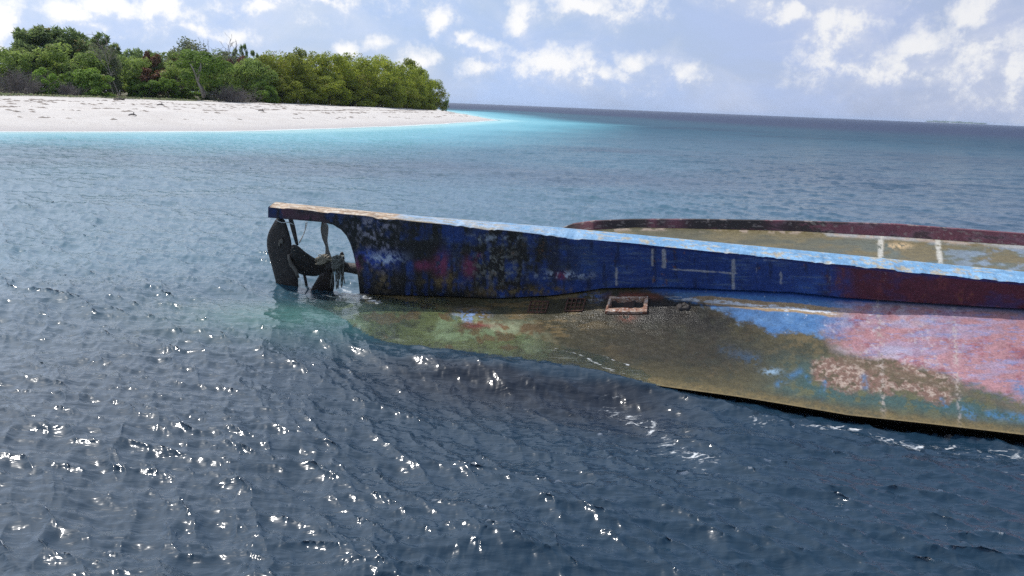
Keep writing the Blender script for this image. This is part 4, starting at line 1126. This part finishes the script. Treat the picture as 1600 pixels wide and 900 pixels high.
# forked pale tree: bare limbs carrying its own leaves
base, hgt, wid = place_size(318, 93.0, 80, 92)
root = empty('forked_tree', base); tag(root, 'bright green tree on a pale forked trunk at the edge of the sand', 'tree', 'trees of the island wood')
me = CM['mid'][1].copy(); me.materials.clear(); me.materials.append(L_BRIGHT)
o = bpy.data.objects.new('crown', me); COL.objects.link(o); o.parent = root; o.scale = (wid, wid * .7, hgt * .78); o.location = (-.5, 1.0, hgt * .24)
def fpath(pts): return np.stack([kq - base for kq in [at_depth(float(a), float(b), 91.6) for a, b in pts]])
A = Acc()
for pts, r0, r1 in (([(318, 153), (314, 138), (309, 128), (306, 118), (302, 108), (297, 100)], .17, .06), ([(309, 128), (311, 118), (314, 106), (313, 98)], .1, .05), ([(306, 118), (310, 112), (312, 104)], .07, .04)):
    A.tube(fpath(pts), np.linspace(r0, r1, len(pts)), 7)
A.build('trunk', PALEBARK, root)
A = Acc(); A.tube(fpath([(320, 152), (319, 143), (314, 134)]), [.16, .13, .1], 7); A.build('stem', BARK, root)

# driftwood and small things on the beach
def driftwood(name, px, py, branches, label, group, rad, mat=PALEBARK):
    P0 = ground_at(px, py); A = Acc(); Y = P0[1]
    for br in branches:
        pts = np.stack([at_depth(float(a), float(b), Y + .25 * k) - P0 for k, (a, b) in enumerate(br)])
        A.tube(pts, np.linspace(rad, rad * .45, len(br)), 6)
    o = A.build(name, mat); o.location = P0; tag(o, label, 'driftwood', group); return o
G_ = 'driftwood along the trees'
driftwood('fallen_branch', 505, 163, [[(492, 165), (503, 162), (512, 162), (516, 154)], [(503, 162), (507, 158)], [(512, 162), (519, 160)], [(496, 164), (494, 159)]], 'pale bleached branch lying on the sand under the olive grove', G_, .10)
driftwood('fallen_branch', 468, 163, [[(468, 164), (466, 159), (467, 155)], [(466, 159), (463, 157)]], 'upright broken grey stake at the foot of the olive grove', G_, .09)
driftwood('fallen_branch', 128, 147, [[(140, 150), (126, 142), (114, 134), (104, 128)], [(126, 142), (121, 146), (112, 148)], [(114, 134), (110, 140)]], 'grey fallen branch propped against the low bare thicket', G_, .09, TWIG)
driftwood('fallen_branch', 392, 150, [[(397, 158), (393, 148), (390, 138)], [(393, 148), (399, 142), (401, 134)], [(391, 142), (385, 137)]], 'bare twisted stem sticking up at the right of the wide leafless bush', G_, .07, TWIG)
for px, py, L, lb in ((186, 156.3, .92, 'dark driftwood log on the sand in front of the leaning trunk'), (251, 165, .55, 'small dark log lower on the beach, below the rust brown trees'), (207, 181, .5, 'thin dark stick near the lower weed line'), (408, 174, .5, 'flat dark driftwood piece on the sand below the wide bare bush')):
    P0 = ground_at(px, py); A = Acc(); t = np.linspace(-.5, .5, 7)
    A.tube(np.stack([t * L, .1 * np.sin(t * 5), .10 + .05 * np.cos(t * 4)], -1), np.float64(.11) * L * (1 - .6 * np.abs(t)), 8)
    A.tube([(L * .2, 0, .1), (L * .3, -.1, .3)], [.05, .03], 6)
    o = A.build('driftwood_log', TWIG if L < .9 else BARK); o.location = P0 - np.array([0, 0, .04]); tag(o, lb, 'driftwood', 'logs on the beach')
for px, py, w, lb in ((168, 150, 5, 'dark tuft of beach plant at the foot of the leaning trunk'), (201, 152, 6, 'low beach plant on the sand left of the rust brown trees'), (232, 153.5, 5, 'low beach plant in front of the rust brown trees'), (276, 155, 7, 'low beach plant on open sand left of the forked tree')):
    P0 = ground_at(px, py)
    root = bpy.data.objects.new('beach_plant', CM['bright'][0] if w > 5 else CM['bright'][1]); COL.objects.link(root)
    Y = min(P0[1], 96); b_, h_, w_ = place_size(px, Y, py - w * .8, w * 1.5); root.location = b_; root.scale = (w_, w_, h_); tag(root, lb, 'plant', 'small plants on the sand')

# weed lines: drifts of dry seaweed
A = Acc(); r = np.random.default_rng(77)
WEED = noise_material('dry_seaweed', (.2, .165, .14), (.34, .29, .25), 4, .95, .6)
gxx, gyy = np.meshgrid(np.arange(-62, -3, .22), np.arange(34, 150, .22)); gxx = gxx + r.uniform(-.11, .11, gxx.shape); gyy = gyy + r.uniform(-.11, .11, gyy.shape)
gdd = land_dist(gxx, gyy)
for lvl, den, wd in ((4.2, 100, .3), (7.2, 200, .5), (10.5, 620, .4), (12.5, 160, .8), (15.5, 260, .8), (19.0, 420, 1.0)):
    d = gdd + 4.5 * (fbm(gxx / 11, gyy / 11, 601 + int(lvl), 4) - .5)
    k = np.nonzero((np.abs(d - lvl) < wd) & (fbm(gxx / 2.6, gyy / 2.6, 611 + int(lvl), 3) > .46)); k = r.permutation(np.stack(k, 1))[:den]
    x = gxx[k[:, 0], k[:, 1]]; y = gyy[k[:, 0], k[:, 1]]; k = range(len(k))
    for i in k:
        s = r.uniform(.06, .26); a = r.uniform(0, 3.14); z = float(ground_z(x[i:i + 1], y[i:i + 1])[0])
        th = np.linspace(0, 2 * np.pi, 6, endpoint=False); rr_ = s * r.uniform(.6, 1.3, 6)
        ring = np.stack([x[i] + rr_ * np.cos(th) * 1.5, y[i] + rr_ * np.sin(th) * 1.2, np.full(6, z - .02)], -1)
        A.add(np.concatenate([ring, [[x[i], y[i], z + s * .3]]]), tris=[(j, (j + 1) % 6, 6) for j in range(6)])
o = A.build('seaweed', WEED, smooth=False); tag(o, 'dark lines of dry seaweed washed up along the white beach', 'seaweed', kind='stuff')
# creeping plants at the top of the beach, left
A = Acc()
x = r.uniform(-75, -30, 60000); y = r.uniform(60, 100, 60000)
TL = [(-75, 40), (-60, 54), (-46.2, 68.5), (-43.5, 76), (-41, 84), (-38, 90)]
k = np.nonzero((seg_dist(x, y, TL) < 1.8 * fbm(x / 4, y / 4, 621, 3) + .2))[0][:5000]
zz = ground_z(x[k], y[k]); n = len(k)
C = np.stack([x[k], y[k], zz + r.uniform(0, .16, n)], -1); a = r.standard_normal((n, 3)); a /= np.linalg.norm(a, axis=1, keepdims=True); b = np.cross(a, r.standard_normal((n, 3))); b /= np.linalg.norm(b, axis=1, keepdims=True)
V = np.stack([C - a * .1, C + b * .07, C + a * .1, C - b * .07], 1).reshape(-1, 3)
o = mesh_np('ground_cover', V, np.arange(n * 4).reshape(-1, 4), mat=L_GREY, smooth=False, floats={'tint': np.repeat(r.random(n), 4), 'fleck': np.repeat(r.random(n), 4)})
tag(o, 'low creeping plants along the top of the sand', 'ground cover', kind='stuff')

# ------------------------------------------------------------------ the far island on the horizon
FD = 5400.0
A = Acc(); n = 60
e0, e1 = at_depth(1448., 188., FD), at_depth(1542., 192., FD)
tx = np.linspace(0, 1, n); ring = []
for v, s in ((0, -2.0), (.35, 1.6), (.65, 2.0), (1, -2.0)):
    ring.append(np.stack([e0[0] + (e1[0] - e0[0]) * tx, FD + 90 * (v - .5) * np.sin(np.pi * tx) ** .5, s * np.sin(np.pi * np.clip(tx, .02, .98)) ** .4], -1))
A.add(np.stack(ring), grid_quads(4, n)); o = A.build('far_island', SAND, floats={'inland': np.zeros(4 * n)}); tag(o, 'low sandy islet far out on the horizon', kind='structure')
r = np.random.default_rng(5); CV = []
nl = 5200; u = r.random(nl); prof = 6.5 + 7.5 * vnoise(u * 26, 0 * u, 5) * (np.sin(np.pi * np.clip(u, .03, .97)) ** .4); gap = fbm(u * 14, 0 * u + 3, 9, 3) > .36
u = u[gap]; prof = prof[gap]; nl = len(u)
C = np.stack([e0[0] + (e1[0] - e0[0]) * (.02 + .96 * u), FD + r.uniform(-30, 30, nl), 1 + prof * r.random(nl) ** .6], -1)
a = r.standard_normal((nl, 3)); a /= np.linalg.norm(a, axis=1, keepdims=True); b = np.cross(a, r.standard_normal((nl, 3))); b /= np.linalg.norm(b, axis=1, keepdims=True)
V = np.stack([C - a * 2.2, C + b * 1.8, C + a * 2.2, C - b * 1.8], 1).reshape(-1, 3)
o = mesh_np('distant_wood', V, np.arange(nl * 4).reshape(-1, 4), mat=L_DARK, smooth=False, floats={'tint': np.repeat(r.random(nl), 4), 'fleck': np.repeat(r.random(nl), 4)})
tag(o, 'hazy blue row of trees on the far islet at the horizon', 'wood', kind='stuff')

# ------------------------------------------------------------------ light and sky
SAZ, SEL = math.radians(-56), math.radians(54)
sdir = Vector((math.sin(SAZ) * math.cos(SEL), math.cos(SAZ) * math.cos(SEL), math.sin(SEL)))
sun = bpy.data.objects.new('sun', bpy.data.lights.new('sun', 'SUN')); COL.objects.link(sun)
sun.data.energy = 3.7; sun.data.angle = math.radians(.53); sun.data.color = (1, .965, .91)
sun.rotation_euler = (-sdir).to_track_quat('-Z', 'Y').to_euler()
sun.location = (-30, 30, 40)

w = bpy.data.worlds.new('World'); SC.world = w; w.use_nodes = True
nt = w.node_tree; nt.nodes.clear(); t = NT(nt)
sky = t.n('ShaderNodeTexSky', sky_type='NISHITA', sun_disc=False, sun_elevation=SEL, sun_rotation=SAZ % (2 * math.pi), altitude=0, air_density=1.0, dust_density=1.4, ozone_density=1.6)
D = t.n('ShaderNodeTexCoord').outputs['Generated']
sx, sy, sz = (t.n('ShaderNodeSeparateXYZ', {0: D}).outputs[k] for k in range(3))
az = t.math('ARCTAN2', sx, sy); el = t.math('ARCSINE', sz)
AE = t.n('ShaderNodeCombineXYZ', {0: az, 1: el, 2: 0.0}).outputs[0]
def cloud_field(vec):
    wp = t.n('ShaderNodeTexNoise', {'Vector': vec, 'Scale': 16.0, 'Detail': 4.0, 'Roughness': .6}).outputs[1]
    ws_ = t.n('ShaderNodeVectorMath', {0: t.vmath('SUBTRACT', wp, (.5, .5, .5))}, operation='SCALE'); ws_.inputs['Scale'].default_value = .05
    q = t.vmath('ADD', vec, ws_.outputs[0]); best = None
    for (px, py, rx, ry, s) in CLOUDS:
        d = ray(float(px), float(py)); a0 = math.atan2(d[0], d[1]); e0_ = math.asin(d[2])
        k = t.vmath('MULTIPLY', t.vmath('SUBTRACT', q, (a0, e0_, 0)), (FPX / rx, FPX / ry, 0))
        f = t.math('MULTIPLY', t.math('SUBTRACT', 1.0, t.vmath('LENGTH', k)), s)
        best = f if best is None else t.math('MAXIMUM', best, f)
    n = t.noise(vec, 40, 8, .66)
    best = t.math('MAXIMUM', best, -1.0)
    return t.math('ADD', best, t.math('MULTIPLY', t.math('SUBTRACT', n, .5), 1.9))
CLOUDS = [(4, 45, 26, 60, .9), (110, 28, 40, 26, .9), (150, 10, 40, 26, 1), (190, 22, 50, 26, 1), (250, 25, 60, 34, 1), (290, 48, 56, 14, .9), (140, 45, 30, 14, .8), (370, 55, 24, 14, .5), (420, 4, 44, 15, 1), (495, -2, 40, 12, .9),
          (690, 32, 20, 26, .95), (716, 64, 22, 10, .8), (750, 76, 30, 12, .8), (545, 74, 18, 12, .7), (586, 67, 18, 9, .6), (655, 94, 34, 18, .8), (760, 105, 30, 14, .4),
          (815, 34, 24, 34, .95), (868, 104, 74, 26, .95), (905, 118, 90, 20, .6), (985, 100, 26, 16, .6), (1072, 116, 22, 14, .5), (905, 4, 50, 20, .9), (960, 14, 60, 28, .55),
          (1240, 16, 36, 26, 1), (1308, 50, 46, 46, .9), (1320, 92, 56, 40, .62), (1435, 68, 38, 28, .8), (1395, 108, 86, 34, .58), (1530, 22, 32, 46, .85), (1535, 95, 56, 58, .75), (1588, 112, 60, 66, .72), (1250, -40, 160, 40, .7), (300, -60, 300, 60, .8)]
f0 = cloud_field(AE)
# light side of the clouds: compare with the field a little nearer the sun
f1_ = cloud_field(t.vmath('ADD', AE, (-.010, .016, 0)))
veiln = t.noise(t.vmath('MULTIPLY', D, (1, 1, 2.2)), 4.5, 6, .6, .6)
lit = t.ramp(t.math('SUBTRACT', f0, f1_), -.5, .45)
alpha = t.math('MULTIPLY', t.ramp(f0, -.45, .7), t.ramp(lit, 0, 1, .4, 1.0))
east = t.ramp(sx, -.2, .6)
cdark = t.mix(east, (.74, .8, .95, 1), (.6, .65, .8, 1))
clit = t.mix(east, (1.02, 1.02, 1.03, 1), (.86, .87, .9, 1))
ccol = t.mix(lit, cdark, clit)
skyc = t.n('ShaderNodeVectorMath', {0: sky.outputs[0]}, operation='SCALE'); skyc.inputs['Scale'].default_value = .1
base = skyc.outputs[0]
# thin pale veil, thicker to the right and over the horizon
veil = t.math('MULTIPLY', t.ramp(veiln, .25, .75, .62, 1.0), t.ramp(el, .02, .5, 1.12, .42))
vcol = t.mix(east, (.48, .63, .93, 1), (.45, .53, .76, 1))
veil = t.math('MINIMUM', veil, 1.0)
base = t.mix(veil, base, vcol)
bank = t.noise(t.vmath('MULTIPLY', AE, (1, 1.8, 1)), 6.5, 6, .58, .8)
bank = t.math('MULTIPLY', t.ramp(bank, .42, .72), t.math('MULTIPLY', t.ramp(el, .0, .05, .25, .6), t.ramp(east, 0, 1, .55, 1.0)))
base = t.mix(bank, base, t.mix(east, (.88, .91, .99, 1), (.66, .7, .84, 1)))
out = t.mix(alpha, base, ccol)
up = t.ramp(el, .15, .5)
side = t.ramp(t.vmath('DOT_PRODUCT', D, (.88, -.47, 0)), -.8, .1)
upc = t.mix(side, (.72, .84, 1.06, 1), (.31, .42, .64, 1))
out = t.mix(t.math('MULTIPLY', up, t.ramp(side, 0, 1, .72, .9)), out, upc)
out = t.mix(t.ramp(t.vmath('DOT_PRODUCT', D, tuple(sdir)), .45, 1.0, 0, .6), out, (1.35, 1.4, 1.5, 1))
# below the horizon: plain
out10 = t.n('ShaderNodeVectorMath', {0: out}, operation='SCALE'); out10.inputs['Scale'].default_value = 10.0
bg = t.n('ShaderNodeBackground', {'Color': out10.outputs[0], 'Strength': .1})
t.n('ShaderNodeOutputWorld', {'Surface': bg})
w.cycles.sampling_method = 'MANUAL'; w.cycles.sample_map_resolution = 512

vs = SC.view_settings
vs.view_transform = 'Standard'; vs.look = 'None'; vs.exposure = 0; vs.gamma = 1
SC.render.engine = 'CYCLES'
SC.cycles.max_bounces = 6; SC.cycles.transparent_max_bounces = 8; SC.cycles.use_denoising = False
SC.cycles.sample_clamp_indirect = 4

# ------------------------------------------------------------------ the sea air
bpy.ops.mesh.primitive_cube_add(size=1, location=(0, 0, 5.0))
hz = bpy.context.object; hz.name = hz.data.name = 'haze'; hz.scale = (14000, 14000, 20.0)
m, nt = new_mat('sea_haze'); t = NT(nt)
pv = t.n('ShaderNodeVolumePrincipled', {'Color': (.62, .76, 1, 1), 'Density': 1.1e-4, 'Anisotropy': .2}); t.n('ShaderNodeOutputMaterial', {'Volume': pv})
hz.data.materials.append(m); tag(hz, 'thin pale sea haze', kind='stuff')
